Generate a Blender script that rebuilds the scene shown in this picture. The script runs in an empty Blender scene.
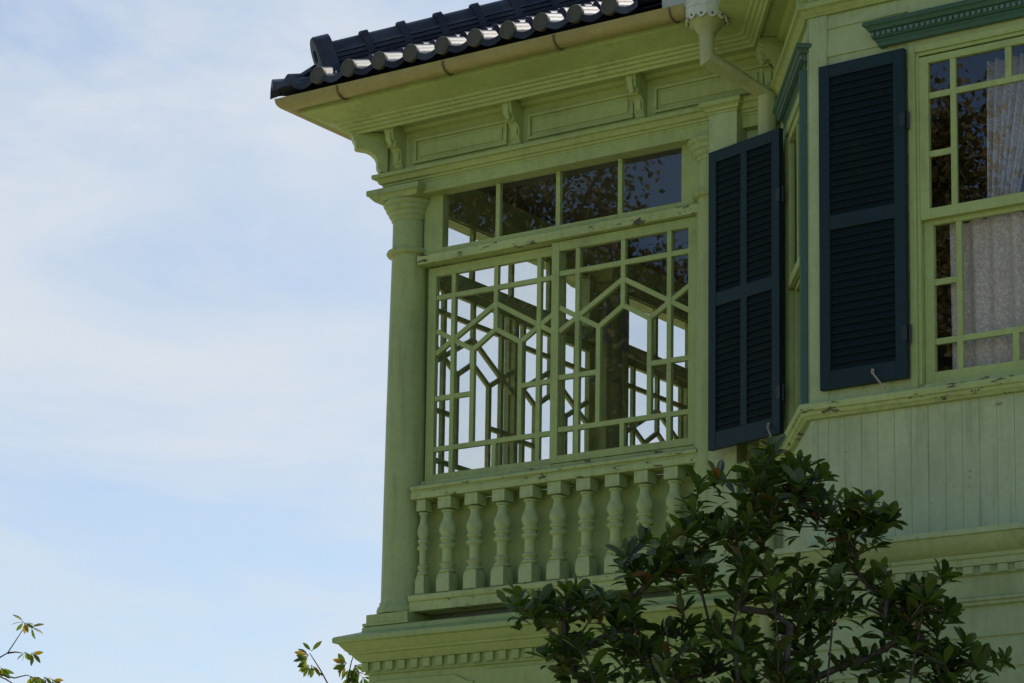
import bpy, bmesh, math, random
from math import pi, sin, cos, radians, sqrt, atan2
from mathutils import Vector, Matrix

# ------------------------------------------------------------------ camera
SC = bpy.context.scene
COL = SC.collection
YAW, PITCH, ROLL = radians(34.7035), radians(10.33337), radians(0.83692)
cam_d = bpy.data.cameras.new('camera')
cam = bpy.data.objects.new('camera', cam_d)
COL.objects.link(cam)
fwd = Vector((-sin(YAW) * cos(PITCH), cos(YAW) * cos(PITCH), sin(PITCH)))
rgt = Vector((cos(YAW), sin(YAW), 0))
up = rgt.cross(fwd)
r2 = cos(ROLL) * rgt + sin(ROLL) * up
u2 = -sin(ROLL) * rgt + cos(ROLL) * up
M3 = Matrix((r2, u2, -fwd)).transposed().to_4x4()
M3.translation = Vector((11.40433, -15.19675, 1.6))
cam.matrix_world = M3
cam_d.sensor_width = 36.0
cam_d.lens = 2913.09 / 1024 * 36.0
cam_d.shift_y = (580 - 341.5) / 1024
cam_d.clip_start = 0.1
cam_d.clip_end = 3000
SC.camera = cam
SC.render.resolution_x, SC.render.resolution_y = 1024, 683

# ------------------------------------------------------------------ light
SUN_EL = 52
SUN_DIR = Vector((0.11, 0.75, 0.0)).normalized() * cos(radians(SUN_EL))
SUN_DIR.z = sin(radians(SUN_EL))
sl = bpy.data.lights.new('sun', 'SUN')
sl.energy = 4.8
sl.angle = radians(0.5)
sl.color = (1.0, 0.94, 0.84)
so = bpy.data.objects.new('sun', sl)
COL.objects.link(so)
so.rotation_euler = SUN_DIR.to_track_quat('Z', 'Y').to_euler()
so.location = (0, 0, 40)

W = bpy.data.worlds.new('World')
SC.world = W
W.use_nodes = True
nt = W.node_tree
nt.nodes.clear()
n_out = nt.nodes.new('ShaderNodeOutputWorld')
sky = nt.nodes.new('ShaderNodeTexSky')
sky.sky_type = 'NISHITA'
sky.sun_disc = False
sky.sun_elevation = radians(SUN_EL)
sky.sun_rotation = atan2(SUN_DIR.x, SUN_DIR.y)
sky.air_density = 1.0
sky.dust_density = 0.1
sky.ozone_density = 2.0
bg1 = nt.nodes.new('ShaderNodeBackground')
bg1.inputs['Strength'].default_value = 0.125
nt.links.new(sky.outputs[0], bg1.inputs[0])
bg2 = nt.nodes.new('ShaderNodeBackground')          # thin high cloud
bg2.inputs['Color'].default_value = (0.83, 0.89, 0.96, 1)
bg2.inputs['Strength'].default_value = 0.80
tc = nt.nodes.new('ShaderNodeTexCoord')
mp = nt.nodes.new('ShaderNodeMapping')
mp.inputs['Scale'].default_value = (1.0, 1.0, 3.0)
mp.inputs['Rotation'].default_value = (0.25, 0.1, 0.5)
nt.links.new(tc.outputs['Generated'], mp.inputs[0])
nz = nt.nodes.new('ShaderNodeTexNoise')
nz.inputs['Scale'].default_value = 3.9
nz.inputs['Detail'].default_value = 7
nz.inputs['Roughness'].default_value = 0.60
nz.inputs['Distortion'].default_value = 0.6
nt.links.new(mp.outputs[0], nz.inputs['Vector'])
rp = nt.nodes.new('ShaderNodeMapRange')
rp.interpolation_type = 'SMOOTHSTEP'
rp.inputs['From Min'].default_value = 0.30
rp.inputs['From Max'].default_value = 0.72
rp.inputs['To Min'].default_value = 0.30
rp.inputs['To Max'].default_value = 0.97
nt.links.new(nz.outputs[0], rp.inputs['Value'])
mxw = nt.nodes.new('ShaderNodeMixShader')
sepw = nt.nodes.new('ShaderNodeSeparateXYZ')           # the cloud bank lies on the far side of the house
nt.links.new(tc.outputs['Generated'], sepw.inputs[0])
side = nt.nodes.new('ShaderNodeMapRange')
side.interpolation_type = 'SMOOTHSTEP'
side.inputs['From Min'].default_value = -0.2
side.inputs['From Max'].default_value = 0.5
side.inputs['To Min'].default_value = 0.04
nt.links.new(sepw.outputs['Y'], side.inputs['Value'])
mcl = nt.nodes.new('ShaderNodeMath'); mcl.operation = 'MULTIPLY'
nt.links.new(rp.outputs[0], mcl.inputs[0]); nt.links.new(side.outputs[0], mcl.inputs[1])
nt.links.new(mcl.outputs[0], mxw.inputs[0])
nt.links.new(bg1.outputs[0], mxw.inputs[1])
nt.links.new(bg2.outputs[0], mxw.inputs[2])
nt.links.new(mxw.outputs[0], n_out.inputs[0])

SC.view_settings.view_transform = 'Standard'
SC.view_settings.look = 'None'
SC.view_settings.exposure = 0.12
SC.view_settings.gamma = 1.0
SC.view_settings.use_curve_mapping = False
SC.render.engine = 'CYCLES'
SC.cycles.max_bounces = 8
SC.cycles.transparent_max_bounces = 16
SC.cycles.use_denoising = True
SC.cycles.caustics_reflective = False
SC.cycles.caustics_refractive = False

R = random.Random(7)

# ------------------------------------------------------------------ materials
def new_mat(name):
    m = bpy.data.materials.new(name)
    m.use_nodes = True
    t = m.node_tree
    b = t.nodes['Principled BSDF']
    return m, t, b


def paint(name, col, rough=0.55, var=0.10, dirt=0.25, dirt_col=(0.09, 0.085, 0.05), chips=0.0, grain=0.12,
          chip_col=(0.10, 0.085, 0.065), streak=0.5, spec=0.35):
    """old oil paint on wood: slow tone drift, vertical grime, fine grain bump, lost flakes"""
    m, t, b = new_mat(name)
    L = t.links.new
    tcn = t.nodes.new('ShaderNodeTexCoord')
    n1 = t.nodes.new('ShaderNodeTexNoise'); n1.inputs['Scale'].default_value = 1.7; n1.inputs['Detail'].default_value = 5
    L(tcn.outputs['Object'], n1.inputs['Vector'])
    mr = t.nodes.new('ShaderNodeMapRange')
    mr.inputs['From Min'].default_value = 0.3; mr.inputs['From Max'].default_value = 0.7
    mr.inputs['To Min'].default_value = 1 - var; mr.inputs['To Max'].default_value = 1 + var
    L(n1.outputs[0], mr.inputs['Value'])
    mul = t.nodes.new('ShaderNodeVectorMath'); mul.operation = 'SCALE'
    mul.inputs[0].default_value = col[:3]
    L(mr.outputs[0], mul.inputs['Scale'])
    # grime in vertical runs
    mp2 = t.nodes.new('ShaderNodeMapping'); mp2.inputs['Scale'].default_value = (22, 22, 1.8)
    L(tcn.outputs['Object'], mp2.inputs[0])
    n2 = t.nodes.new('ShaderNodeTexNoise'); n2.inputs['Scale'].default_value = 1.0; n2.inputs['Detail'].default_value = 6
    n2.inputs['Roughness'].default_value = 0.65
    L(mp2.outputs[0], n2.inputs['Vector'])
    n3 = t.nodes.new('ShaderNodeTexNoise'); n3.inputs['Scale'].default_value = 4.5; n3.inputs['Detail'].default_value = 8
    L(tcn.outputs['Object'], n3.inputs['Vector'])
    avg = t.nodes.new('ShaderNodeMix'); avg.data_type = 'FLOAT'; avg.inputs[0].default_value = 1 - streak
    L(n2.outputs[0], avg.inputs[2]); L(n3.outputs[0], avg.inputs[3])
    dr = t.nodes.new('ShaderNodeMapRange'); dr.interpolation_type = 'SMOOTHSTEP'
    dr.inputs['From Min'].default_value = 0.47; dr.inputs['From Max'].default_value = 0.72
    dr.inputs['To Min'].default_value = 0; dr.inputs['To Max'].default_value = dirt
    L(avg.outputs[0], dr.inputs['Value'])
    mx = t.nodes.new('ShaderNodeMix'); mx.data_type = 'RGBA'
    L(dr.outputs[0], mx.inputs[0]); L(mul.outputs[0], mx.inputs[6]); mx.inputs[7].default_value = (*dirt_col, 1)
    last = mx.outputs[2]
    # fine speckle so that no face is one flat tone
    n4 = t.nodes.new('ShaderNodeTexNoise'); n4.inputs['Scale'].default_value = 26; n4.inputs['Detail'].default_value = 3
    L(tcn.outputs['Object'], n4.inputs['Vector'])
    m4 = t.nodes.new('ShaderNodeMapRange')
    m4.inputs['From Min'].default_value = 0.35; m4.inputs['From Max'].default_value = 0.65
    m4.inputs['To Min'].default_value = 0.95; m4.inputs['To Max'].default_value = 1.05
    L(n4.outputs[0], m4.inputs['Value'])
    s4 = t.nodes.new('ShaderNodeVectorMath'); s4.operation = 'SCALE'
    L(last, s4.inputs[0]); L(m4.outputs[0], s4.inputs['Scale'])
    last = s4.outputs[0]
    height = None
    if chips > 0:
        mp5 = t.nodes.new('ShaderNodeMapping'); mp5.inputs['Scale'].default_value = (5.5, 5.5, 16)
        L(tcn.outputs['Object'], mp5.inputs[0])
        n5 = t.nodes.new('ShaderNodeTexNoise'); n5.inputs['Scale'].default_value = 1.6; n5.inputs['Detail'].default_value = 9
        n5.inputs['Roughness'].default_value = 0.7
        L(mp5.outputs[0], n5.inputs['Vector'])
        c5 = t.nodes.new('ShaderNodeMapRange')
        c5.inputs['From Min'].default_value = 0.70 - chips; c5.inputs['From Max'].default_value = 0.715 - chips
        L(n5.outputs[0], c5.inputs['Value'])
        mc = t.nodes.new('ShaderNodeMix'); mc.data_type = 'RGBA'
        L(c5.outputs[0], mc.inputs[0]); L(last, mc.inputs[6]); mc.inputs[7].default_value = (*chip_col, 1)
        last = mc.outputs[2]
        height = c5.outputs[0]
    L(last, b.inputs['Base Color'])
    b.inputs['Roughness'].default_value = rough
    b.inputs['Specular IOR Level'].default_value = spec
    bp = t.nodes.new('ShaderNodeBump'); bp.inputs['Strength'].default_value = grain; bp.inputs['Distance'].default_value = 0.006
    L(n2.outputs[0], bp.inputs['Height'])
    nrm = bp.outputs[0]
    if height is not None:
        b2 = t.nodes.new('ShaderNodeBump'); b2.inputs['Strength'].default_value = 0.6; b2.inputs['Distance'].default_value = 0.002
        b2.invert = True
        L(height, b2.inputs['Height']); L(nrm, b2.inputs['Normal'])
        nrm = b2.outputs[0]
    L(nrm, b.inputs['Normal'])
    return m


GREEN = (0.328, 0.410, 0.163)
M_GREEN = paint('sage_paint', GREEN, chips=0.0, var=0.10, dirt=0.30)
M_SILL = paint('worn_sage_paint', (0.370, 0.452, 0.200), chips=0.105, dirt=0.35, chip_col=(0.075, 0.062, 0.045))
M_BOARD = paint('board_skylit_sage_paint', (0.360, 0.440, 0.235), chips=0.02, dirt=0.3, var=0.13)  # sage paint greyed: sky light on the lower boards is in the colour
M_COLUMN = paint('column_sage_paint', (0.312, 0.388, 0.170), chips=0.03, dirt=0.35, streak=0.8)
M_TEAL = paint('teal_paint', (0.036, 0.098, 0.072), rough=0.45, dirt=0.2)
M_NAVY = paint('navy_shutter_paint', (0.007, 0.024, 0.033), rough=0.5, spec=0.22, dirt=0.2, dirt_col=(0.03, 0.035, 0.03))
M_LOUVRE = paint('louvre_paint', (0.005, 0.012, 0.015), rough=0.6, spec=0.10, dirt=0.2, dirt_col=(0.03, 0.03, 0.025))
M_GUTTER = paint('gutter_paint', (0.30, 0.27, 0.115), rough=0.4, dirt=0.4, dirt_col=(0.20, 0.15, 0.07), var=0.08, streak=0.3)
M_PIPE = paint('pipe_paint', (0.36, 0.40, 0.20), rough=0.4, dirt=0.25, streak=0.7)
M_HOPPER = paint('hopper_paint', (0.55, 0.58, 0.50), rough=0.45, dirt=0.3)
M_INNER = paint('inner_paint', (0.24, 0.30, 0.28), rough=0.6)
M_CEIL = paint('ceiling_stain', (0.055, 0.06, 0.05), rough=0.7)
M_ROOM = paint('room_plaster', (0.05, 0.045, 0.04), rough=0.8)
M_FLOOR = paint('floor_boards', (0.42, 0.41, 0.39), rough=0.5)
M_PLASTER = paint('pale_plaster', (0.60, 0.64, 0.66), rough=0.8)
M_HOLE_SHADE = paint('hole_shade', (0.05, 0.04, 0.03), rough=0.6, dirt=0.5, dirt_col=(0.12, 0.06, 0.03))  # dark tone painting the shade inside the drum's holes
M_BRASS = paint('hook_metal', (0.30, 0.27, 0.19), rough=0.4, dirt=0.4)


def tile_mat():
    m, t, b = new_mat('glazed_roof_tile')
    L = t.links.new
    tcn = t.nodes.new('ShaderNodeTexCoord')
    n = t.nodes.new('ShaderNodeTexNoise'); n.inputs['Scale'].default_value = 6; n.inputs['Detail'].default_value = 6
    L(tcn.outputs['Object'], n.inputs['Vector'])
    r = t.nodes.new('ShaderNodeValToRGB')
    r.color_ramp.elements[0].position = 0.3; r.color_ramp.elements[0].color = (0.024, 0.030, 0.050, 1)
    r.color_ramp.elements[1].position = 0.75; r.color_ramp.elements[1].color = (0.058, 0.068, 0.098, 1)
    L(n.outputs[0], r.inputs[0])
    gi = t.nodes.new('ShaderNodeNewGeometry')
    mi = t.nodes.new('ShaderNodeMapRange'); mi.inputs['To Min'].default_value = 0.6; mi.inputs['To Max'].default_value = 1.5
    L(gi.outputs['Random Per Island'], mi.inputs['Value'])
    si = t.nodes.new('ShaderNodeVectorMath'); si.operation = 'SCALE'
    L(r.outputs[0], si.inputs[0]); L(mi.outputs[0], si.inputs['Scale'])
    L(si.outputs[0], b.inputs['Base Color'])
    b.inputs['Roughness'].default_value = 0.46
    b.inputs['Specular IOR Level'].default_value = 0.042
    n2 = t.nodes.new('ShaderNodeTexNoise'); n2.inputs['Scale'].default_value = 45; n2.inputs['Detail'].default_value = 4
    L(tcn.outputs['Object'], n2.inputs['Vector'])
    bp = t.nodes.new('ShaderNodeBump'); bp.inputs['Strength'].default_value = 0.25; bp.inputs['Distance'].default_value = 0.004
    L(n2.outputs[0], bp.inputs['Height']); L(bp.outputs[0], b.inputs['Normal'])
    return m


def glass_mat():
    m, t, b = new_mat('old_window_glass')
    t.nodes.remove(b)
    L = t.links.new
    out = t.nodes['Material Output']
    tr = t.nodes.new('ShaderNodeBsdfTransparent'); tr.inputs[0].default_value = (0.96, 0.975, 0.97, 1)
    gl = t.nodes.new('ShaderNodeBsdfGlossy'); gl.inputs['Roughness'].default_value = 0.0
    gl.inputs['Color'].default_value = (0.88, 0.93, 1, 1)
    fr = t.nodes.new('ShaderNodeFresnel'); gb = t.nodes.new('ShaderNodeNewGeometry')       # a single sheet stands for both faces of the pane
    im = t.nodes.new('ShaderNodeMapRange'); im.inputs['To Min'].default_value = 1.85; im.inputs['To Max'].default_value = 1 / 1.85
    L(gb.outputs['Backfacing'], im.inputs['Value']); L(im.outputs[0], fr.inputs['IOR'])
    tcn = t.nodes.new('ShaderNodeTexCoord')
    n = t.nodes.new('ShaderNodeTexNoise'); n.inputs['Scale'].default_value = 2.2; n.inputs['Detail'].default_value = 1
    L(tcn.outputs['Object'], n.inputs['Vector'])
    bp = t.nodes.new('ShaderNodeBump'); bp.inputs['Strength'].default_value = 0.012; bp.inputs['Distance'].default_value = 0.01
    L(n.outputs[0], bp.inputs['Height'])
    L(bp.outputs[0], gl.inputs['Normal'])
    mx = t.nodes.new('ShaderNodeMixShader')
    L(fr.outputs[0], mx.inputs[0]); L(tr.outputs[0], mx.inputs[1]); L(gl.outputs[0], mx.inputs[2])
    L(mx.outputs[0], out.inputs[0])
    return m


def lace_mat():
    m, t, b = new_mat('lace_cloth')
    L = t.links.new
    out = t.nodes['Material Output']
    tcn = t.nodes.new('ShaderNodeTexCoord')
    v = t.nodes.new('ShaderNodeTexVoronoi'); v.inputs['Scale'].default_value = 48
    L(tcn.outputs['Object'], v.inputs['Vector'])
    n = t.nodes.new('ShaderNodeTexNoise'); n.inputs['Scale'].default_value = 130; n.inputs['Detail'].default_value = 2
    L(tcn.outputs['Object'], n.inputs['Vector'])
    add = t.nodes.new('ShaderNodeMath'); add.operation = 'MULTIPLY_ADD'
    add.inputs[1].default_value = 0.8
    L(v.outputs['Distance'], add.inputs[0]); L(n.outputs[0], add.inputs[2])
    mr = t.nodes.new('ShaderNodeMapRange')
    mr.inputs['From Min'].default_value = 0.62; mr.inputs['From Max'].default_value = 0.95
    mr.inputs['To Min'].default_value = 0.0; mr.inputs['To Max'].default_value = 0.20
    L(add.outputs[0], mr.inputs['Value'])
    v2 = t.nodes.new('ShaderNodeTexVoronoi'); v2.inputs['Scale'].default_value = 62
    L(tcn.outputs['Object'], v2.inputs['Vector'])
    cr = t.nodes.new('ShaderNodeValToRGB')  # brownish dots put leaf reflections and the dark behind into the lace colour
    cr.color_ramp.elements[0].position = 0.18; cr.color_ramp.elements[0].color = (0.95, 0.92, 0.97, 1)
    cr.color_ramp.elements[1].position = 0.62; cr.color_ramp.elements[1].color = (0.72, 0.64, 0.64, 1)
    L(v2.outputs['Distance'], cr.inputs[0]); L(cr.outputs[0], b.inputs['Base Color'])
    b.inputs['Roughness'].default_value = 0.9
    tl = t.nodes.new('ShaderNodeBsdfTranslucent'); tl.inputs[0].default_value = (0.8, 0.76, 0.74, 1)
    m1 = t.nodes.new('ShaderNodeMixShader'); m1.inputs[0].default_value = 0.3
    L(b.outputs[0], m1.inputs[1]); L(tl.outputs[0], m1.inputs[2])
    tr = t.nodes.new('ShaderNodeBsdfTransparent')
    m2 = t.nodes.new('ShaderNodeMixShader')
    L(mr.outputs[0], m2.inputs[0]); L(m1.outputs[0], m2.inputs[1]); L(tr.outputs[0], m2.inputs[2])
    L(m2.outputs[0], out.inputs[0])
    return m


def leaf_mat(name, c1, c2, c3, rough=0.35, trans=0.35, third=0.12, tcol=None):
    """per-leaf tone picked by Random Per Island; a share of leaves has turned (c3)"""
    m, t, b = new_mat(name)
    L = t.links.new
    out = t.nodes['Material Output']
    g = t.nodes.new('ShaderNodeNewGeometry')
    r = t.nodes.new('ShaderNodeValToRGB')
    e = r.color_ramp.elements
    e[0].position = 0.0; e[0].color = (*c1, 1)
    e[1].position = 1.0 - third; e[1].color = (*c2, 1)
    x = e.new(min(0.999, 1.0 - third * 0.6)); x.color = (*c3, 1)
    L(g.outputs['Random Per Island'], r.inputs[0])
    L(r.outputs[0], b.inputs['Base Color'])
    b.inputs['Roughness'].default_value = rough
    tl = t.nodes.new('ShaderNodeBsdfTranslucent')
    sc = t.nodes.new('ShaderNodeVectorMath'); sc.operation = 'MULTIPLY'
    sc.inputs[1].default_value = tcol or (2.2, 2.6, 0.9)
    L(r.outputs[0], sc.inputs[0]); L(sc.outputs[0], tl.inputs[0])
    mx = t.nodes.new('ShaderNodeMixShader'); mx.inputs[0].default_value = trans
    L(b.outputs[0], mx.inputs[1]); L(tl.outputs[0], mx.inputs[2])
    L(mx.outputs[0], out.inputs[0])
    return m


def bark_mat(name, c1, c2):
    m, t, b = new_mat(name)
    L = t.links.new
    tcn = t.nodes.new('ShaderNodeTexCoord')
    mp_ = t.nodes.new('ShaderNodeMapping'); mp_.inputs['Scale'].default_value = (18, 18, 5)
    L(tcn.outputs['Object'], mp_.inputs[0])
    n = t.nodes.new('ShaderNodeTexNoise'); n.inputs['Scale'].default_value = 2; n.inputs['Detail'].default_value = 7
    L(mp_.outputs[0], n.inputs['Vector'])
    r = t.nodes.new('ShaderNodeValToRGB')
    r.color_ramp.elements[0].position = 0.35; r.color_ramp.elements[0].color = (*c1, 1)
    r.color_ramp.elements[1].position = 0.65; r.color_ramp.elements[1].color = (*c2, 1)
    L(n.outputs[0], r.inputs[0]); L(r.outputs[0], b.inputs['Base Color'])
    b.inputs['Roughness'].default_value = 0.85
    bp = t.nodes.new('ShaderNodeBump'); bp.inputs['Strength'].default_value = 0.5; bp.inputs['Distance'].default_value = 0.01
    L(n.outputs[0], bp.inputs['Height']); L(bp.outputs[0], b.inputs['Normal'])
    return m


def ground_mat():
    m, t, b = new_mat('lawn_and_gravel')
    L = t.links.new
    tcn = t.nodes.new('ShaderNodeTexCoord')
    n = t.nodes.new('ShaderNodeTexNoise'); n.inputs['Scale'].default_value = 0.35; n.inputs['Detail'].default_value = 9
    L(tcn.outputs['Object'], n.inputs['Vector'])
    r = t.nodes.new('ShaderNodeValToRGB')
    r.color_ramp.elements[0].position = 0.38; r.color_ramp.elements[0].color = (0.26, 0.26, 0.10, 1)
    r.color_ramp.elements[1].position = 0.62; r.color_ramp.elements[1].color = (0.46, 0.41, 0.25, 1)
    L(n.outputs[0], r.inputs[0]); L(r.outputs[0], b.inputs['Base Color'])
    b.inputs['Roughness'].default_value = 0.95
    n2 = t.nodes.new('ShaderNodeTexNoise'); n2.inputs['Scale'].default_value = 30; n2.inputs['Detail'].default_value = 6
    L(tcn.outputs['Object'], n2.inputs['Vector'])
    bp = t.nodes.new('ShaderNodeBump'); bp.inputs['Strength'].default_value = 0.8; bp.inputs['Distance'].default_value = 0.03
    L(n2.outputs[0], bp.inputs['Height']); L(bp.outputs[0], b.inputs['Normal'])
    return m


M_TILE = tile_mat()
M_GLASS = glass_mat()
M_LACE = lace_mat()
M_BUSHLEAF = leaf_mat('evergreen_leaf', (0.014, 0.030, 0.007), (0.072, 0.112, 0.020), (0.13, 0.060, 0.015), rough=0.42, trans=0.32, third=0.03)
M_TWIGLEAF = leaf_mat('sapling_leaf', (0.035, 0.060, 0.012), (0.10, 0.115, 0.018), (0.19, 0.11, 0.012), rough=0.45, trans=0.42, third=0.25)
M_FARLEAF = leaf_mat('turning_leaf', (0.07, 0.065, 0.02), (0.16, 0.115, 0.035), (0.22, 0.13, 0.04), rough=0.6, trans=0.3, third=0.3)
M_BARK = bark_mat('grey_brown_bark', (0.022, 0.018, 0.014), (0.075, 0.062, 0.052))
M_GROUND = ground_mat()

# ------------------------------------------------------------------ mesh helpers
def T_id(p):
    return p


def T_front(p):            # (along, outward, up) on the front of the veranda
    return (p[0], -p[1], p[2])


def T_return(p):           # the same on the left return, along runs away from the corner
    return (-p[1], p[0], p[2])


SU = (0.593, -0.805)       # bay side, running outwards
SN = (-0.805, -0.593)      # its outward normal
D0 = (3.743, -1.22)        # outer corner of the bay


def T_bayside(p):          # along runs from the corner back to the wall
    return (D0[0] - SU[0] * p[0] + SN[0] * p[1], D0[1] - SU[1] * p[0] + SN[1] * p[1], p[2])


def T_bay(p):
    return (p[0], -1.22 - p[1], p[2])


class MB:
    def __init__(self, T=T_id):
        self.v = []; self.f = []; self.T = T

    def add(self, vs, fs):
        o = len(self.v)
        self.v += [self.T(tuple(p)) for p in vs]
        self.f += [tuple(i + o for i in f) for f in fs]

    def box(self, x0, x1, y0, y1, z0, z1):
        vs = [(x0, y0, z0), (x1, y0, z0), (x1, y1, z0), (x0, y1, z0), (x0, y0, z1), (x1, y0, z1), (x1, y1, z1), (x0, y1, z1)]
        self.add(vs, [(3, 2, 1, 0), (4, 5, 6, 7), (0, 1, 5, 4), (1, 2, 6, 5), (2, 3, 7, 6), (3, 0, 4, 7)])

    def bar(self, a, b, w, o0, o1, cut_a=None, cut_b=None):
        """flat bar in the (along, up) plane from a to b, width w, between outward o0 and o1"""
        ax, az = a; bx, bz = b
        d = Vector((bx - ax, bz - az)); d.normalize()
        n = Vector((-d.y, d.x)) * (w / 2)
        q = [(ax + n.x, az + n.y), (ax - n.x, az - n.y), (bx - n.x, bz - n.y), (bx + n.x, bz + n.y)]
        vs = [(x, o0, z) for x, z in q] + [(x, o1, z) for x, z in q]
        self.add(vs, [(0, 1, 2, 3), (7, 6, 5, 4), (0, 4, 5, 1), (1, 5, 6, 2), (2, 6, 7, 3), (3, 7, 4, 0)])

    def prism(self, poly, o0, o1):
        """outline in (along, up), extruded between two outward offsets"""
        n = len(poly)
        vs = [(x, o0, z) for x, z in poly] + [(x, o1, z) for x, z in poly]
        fs = [tuple(range(n)), tuple(range(2 * n - 1, n - 1, -1))]
        fs += [(i, i + n, (i + 1) % n + n, (i + 1) % n) for i in range(n)]
        self.add(vs, fs)

    def prism_side(self, poly, s0, s1):
        """outline in (outward, up), extruded along"""
        n = len(poly)
        vs = [(s0, o, z) for o, z in poly] + [(s1, o, z) for o, z in poly]
        fs = [tuple(range(n)), tuple(range(2 * n - 1, n - 1, -1))]
        fs += [(i, i + n, (i + 1) % n + n, (i + 1) % n) for i in range(n)]
        self.add(vs, fs)

    def lathe(self, prof, cx, cy, seg=28, z0=0.0):
        vs = []; fs = []
        n = len(prof)
        for r, z in prof:
            for k in range(seg):
                a = 2 * pi * k / seg
                vs.append((cx + r * cos(a), cy + r * sin(a), z0 + z))
        for i in range(n - 1):
            for k in range(seg):
                k2 = (k + 1) % seg
                fs.append((i * seg + k, i * seg + k2, (i + 1) * seg + k2, (i + 1) * seg + k))
        fs.append(tuple(range(seg - 1, -1, -1)))
        fs.append(tuple((n - 1) * seg + k for k in range(seg)))
        self.add(vs, fs)

    def tube(self, pts, rad, seg=8, caps=True):
        """round tube along points; rad is a number or one radius per point"""
        pts = [Vector(p) for p in pts]
        n = len(pts)
        rr = rad if isinstance(rad, (list, tuple)) else [rad] * n
        vs = []; fs = []
        ref = None
        for i, p in enumerate(pts):
            d = (pts[min(i + 1, n - 1)] - pts[max(i - 1, 0)]).normalized()
            if ref is None:
                ref = d.orthogonal().normalized()
            ref = (ref - d * ref.dot(d))
            ref = ref.normalized() if ref.length > 1e-6 else d.orthogonal().normalized()
            bi = d.cross(ref)
            for k in range(seg):
                a = 2 * pi * k / seg
                vs.append(p + (ref * cos(a) + bi * sin(a)) * rr[i])
        for i in range(n - 1):
            for k in range(seg):
                k2 = (k + 1) % seg
                fs.append((i * seg + k, i * seg + k2, (i + 1) * seg + k2, (i + 1) * seg + k))
        if caps:
            fs.append(tuple(range(seg - 1, -1, -1)))
            fs.append(tuple((n - 1) * seg + k for k in range(seg)))
        self.add(vs, fs)

    def sweep(self, path, prof):
        """closed profile of (outward, up) carried along a plan path with mitred corners; outward is to the right"""
        n = len(path); m = len(prof)
        vs = []; fs = []
        ns = []
        for i in range(n - 1):
            dx, dy = path[i + 1][0] - path[i][0], path[i + 1][1] - path[i][1]
            l = sqrt(dx * dx + dy * dy)
            ns.append((dy / l, -dx / l))
        for i in range(n):
            if i == 0: mx, my = ns[0]
            elif i == n - 1: mx, my = ns[-1]
            else:
                a, b = ns[i - 1], ns[i]
                k = 1 + a[0] * b[0] + a[1] * b[1]
                mx, my = (a[0] + b[0]) / k, (a[1] + b[1]) / k
            for o, z in prof:
                vs.append((path[i][0] + mx * o, path[i][1] + my * o, z))
        for i in range(n - 1):
            for k in range(m):
                k2 = (k + 1) % m
                fs.append((i * m + k, (i + 1) * m + k, (i + 1) * m + k2, i * m + k2))
        fs.append(tuple(range(m)))
        fs.append(tuple((n - 1) * m + k for k in range(m - 1, -1, -1)))
        self.add(vs, fs)

    def build(self, name, mat, parent=None, bevel=0.0, smooth=32, recalc=True):
        me = bpy.data.meshes.new(name)
        me.from_pydata(self.v, [], self.f)
        if recalc:
            bm = bmesh.new(); bm.from_mesh(me)
            bmesh.ops.recalc_face_normals(bm, faces=bm.faces)
            bm.to_mesh(me); bm.free()
        me.validate()
        me.materials.append(mat)
        if smooth:
            me.polygons.foreach_set('use_smooth', [True] * len(me.polygons))
            me.set_sharp_from_angle(angle=radians(smooth))
        o = bpy.data.objects.new(name, me)
        COL.objects.link(o)
        if parent is not None:
            o.parent = parent
        if bevel > 0:
            b = o.modifiers.new('bevel', 'BEVEL')
            b.width = bevel; b.segments = 2; b.limit_method = 'ANGLE'; b.angle_limit = radians(40)
            b.harden_normals = True
        return o


def thing(name, label, cat, loc=(0, 0, 0), group=None):
    o = bpy.data.objects.new(name, None)
    COL.objects.link(o)
    o.location = loc; o.empty_display_size = 0.2
    o['label'] = label; o['category'] = cat
    if group: o['group'] = group
    return o


def copy_of(src, parent, loc=None, rotz=None, mats=None):
    c = src.copy(); COL.objects.link(c); c.parent = parent
    if loc is not None: c.location = loc
    if rotz is not None: c.rotation_euler = (0, 0, rotz)
    return c


# ------------------------------------------------------------------ ground
g = MB()
g.add([(-1500, -1500, 0), (1500, -1500, 0), (1500, 1500, 0), (-1500, 1500, 0)], [(0, 1, 2, 3)])
go = g.build('ground', M_GROUND, smooth=0)
go['kind'] = 'structure'

# ------------------------------------------------------------------ the house
HOUSE = thing('timber_house', 'old sage green timber house with glazed corner veranda and tiled roof', 'house')
MOD = 2.42                 # column spacing
NRET = 3                   # veranda bays along the left return
RET_END = NRET * MOD
C0 = (2.994, 0.0)
D1 = (3.804, -1.10)
XE = 7.2

# ---- columns
SHAFT = [(0.128, 4.805), (0.168, 4.812), (0.170, 4.835), (0.163, 4.858), (0.152, 4.868), (0.152, 4.885), (0.143, 4.90), (0.141, 5.2),
         (0.139, 5.6), (0.134, 6.2), (0.127, 6.8), (0.120, 7.255), (0.122, 7.262), (0.150, 7.268), (0.158, 7.283), (0.150, 7.300),
         (0.121, 7.306), (0.119, 7.33), (0.118, 7.525)]
CAPITAL = [(0.112, 7.502), (0.124, 7.506), (0.130, 7.516), (0.130, 7.530), (0.138, 7.534), (0.146, 7.545), (0.150, 7.560), (0.148, 7.566), (0.160, 7.572), (0.168, 7.585), (0.170, 7.598),
           (0.168, 7.603), (0.182, 7.612), (0.188, 7.628), (0.184, 7.6395)]



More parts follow.
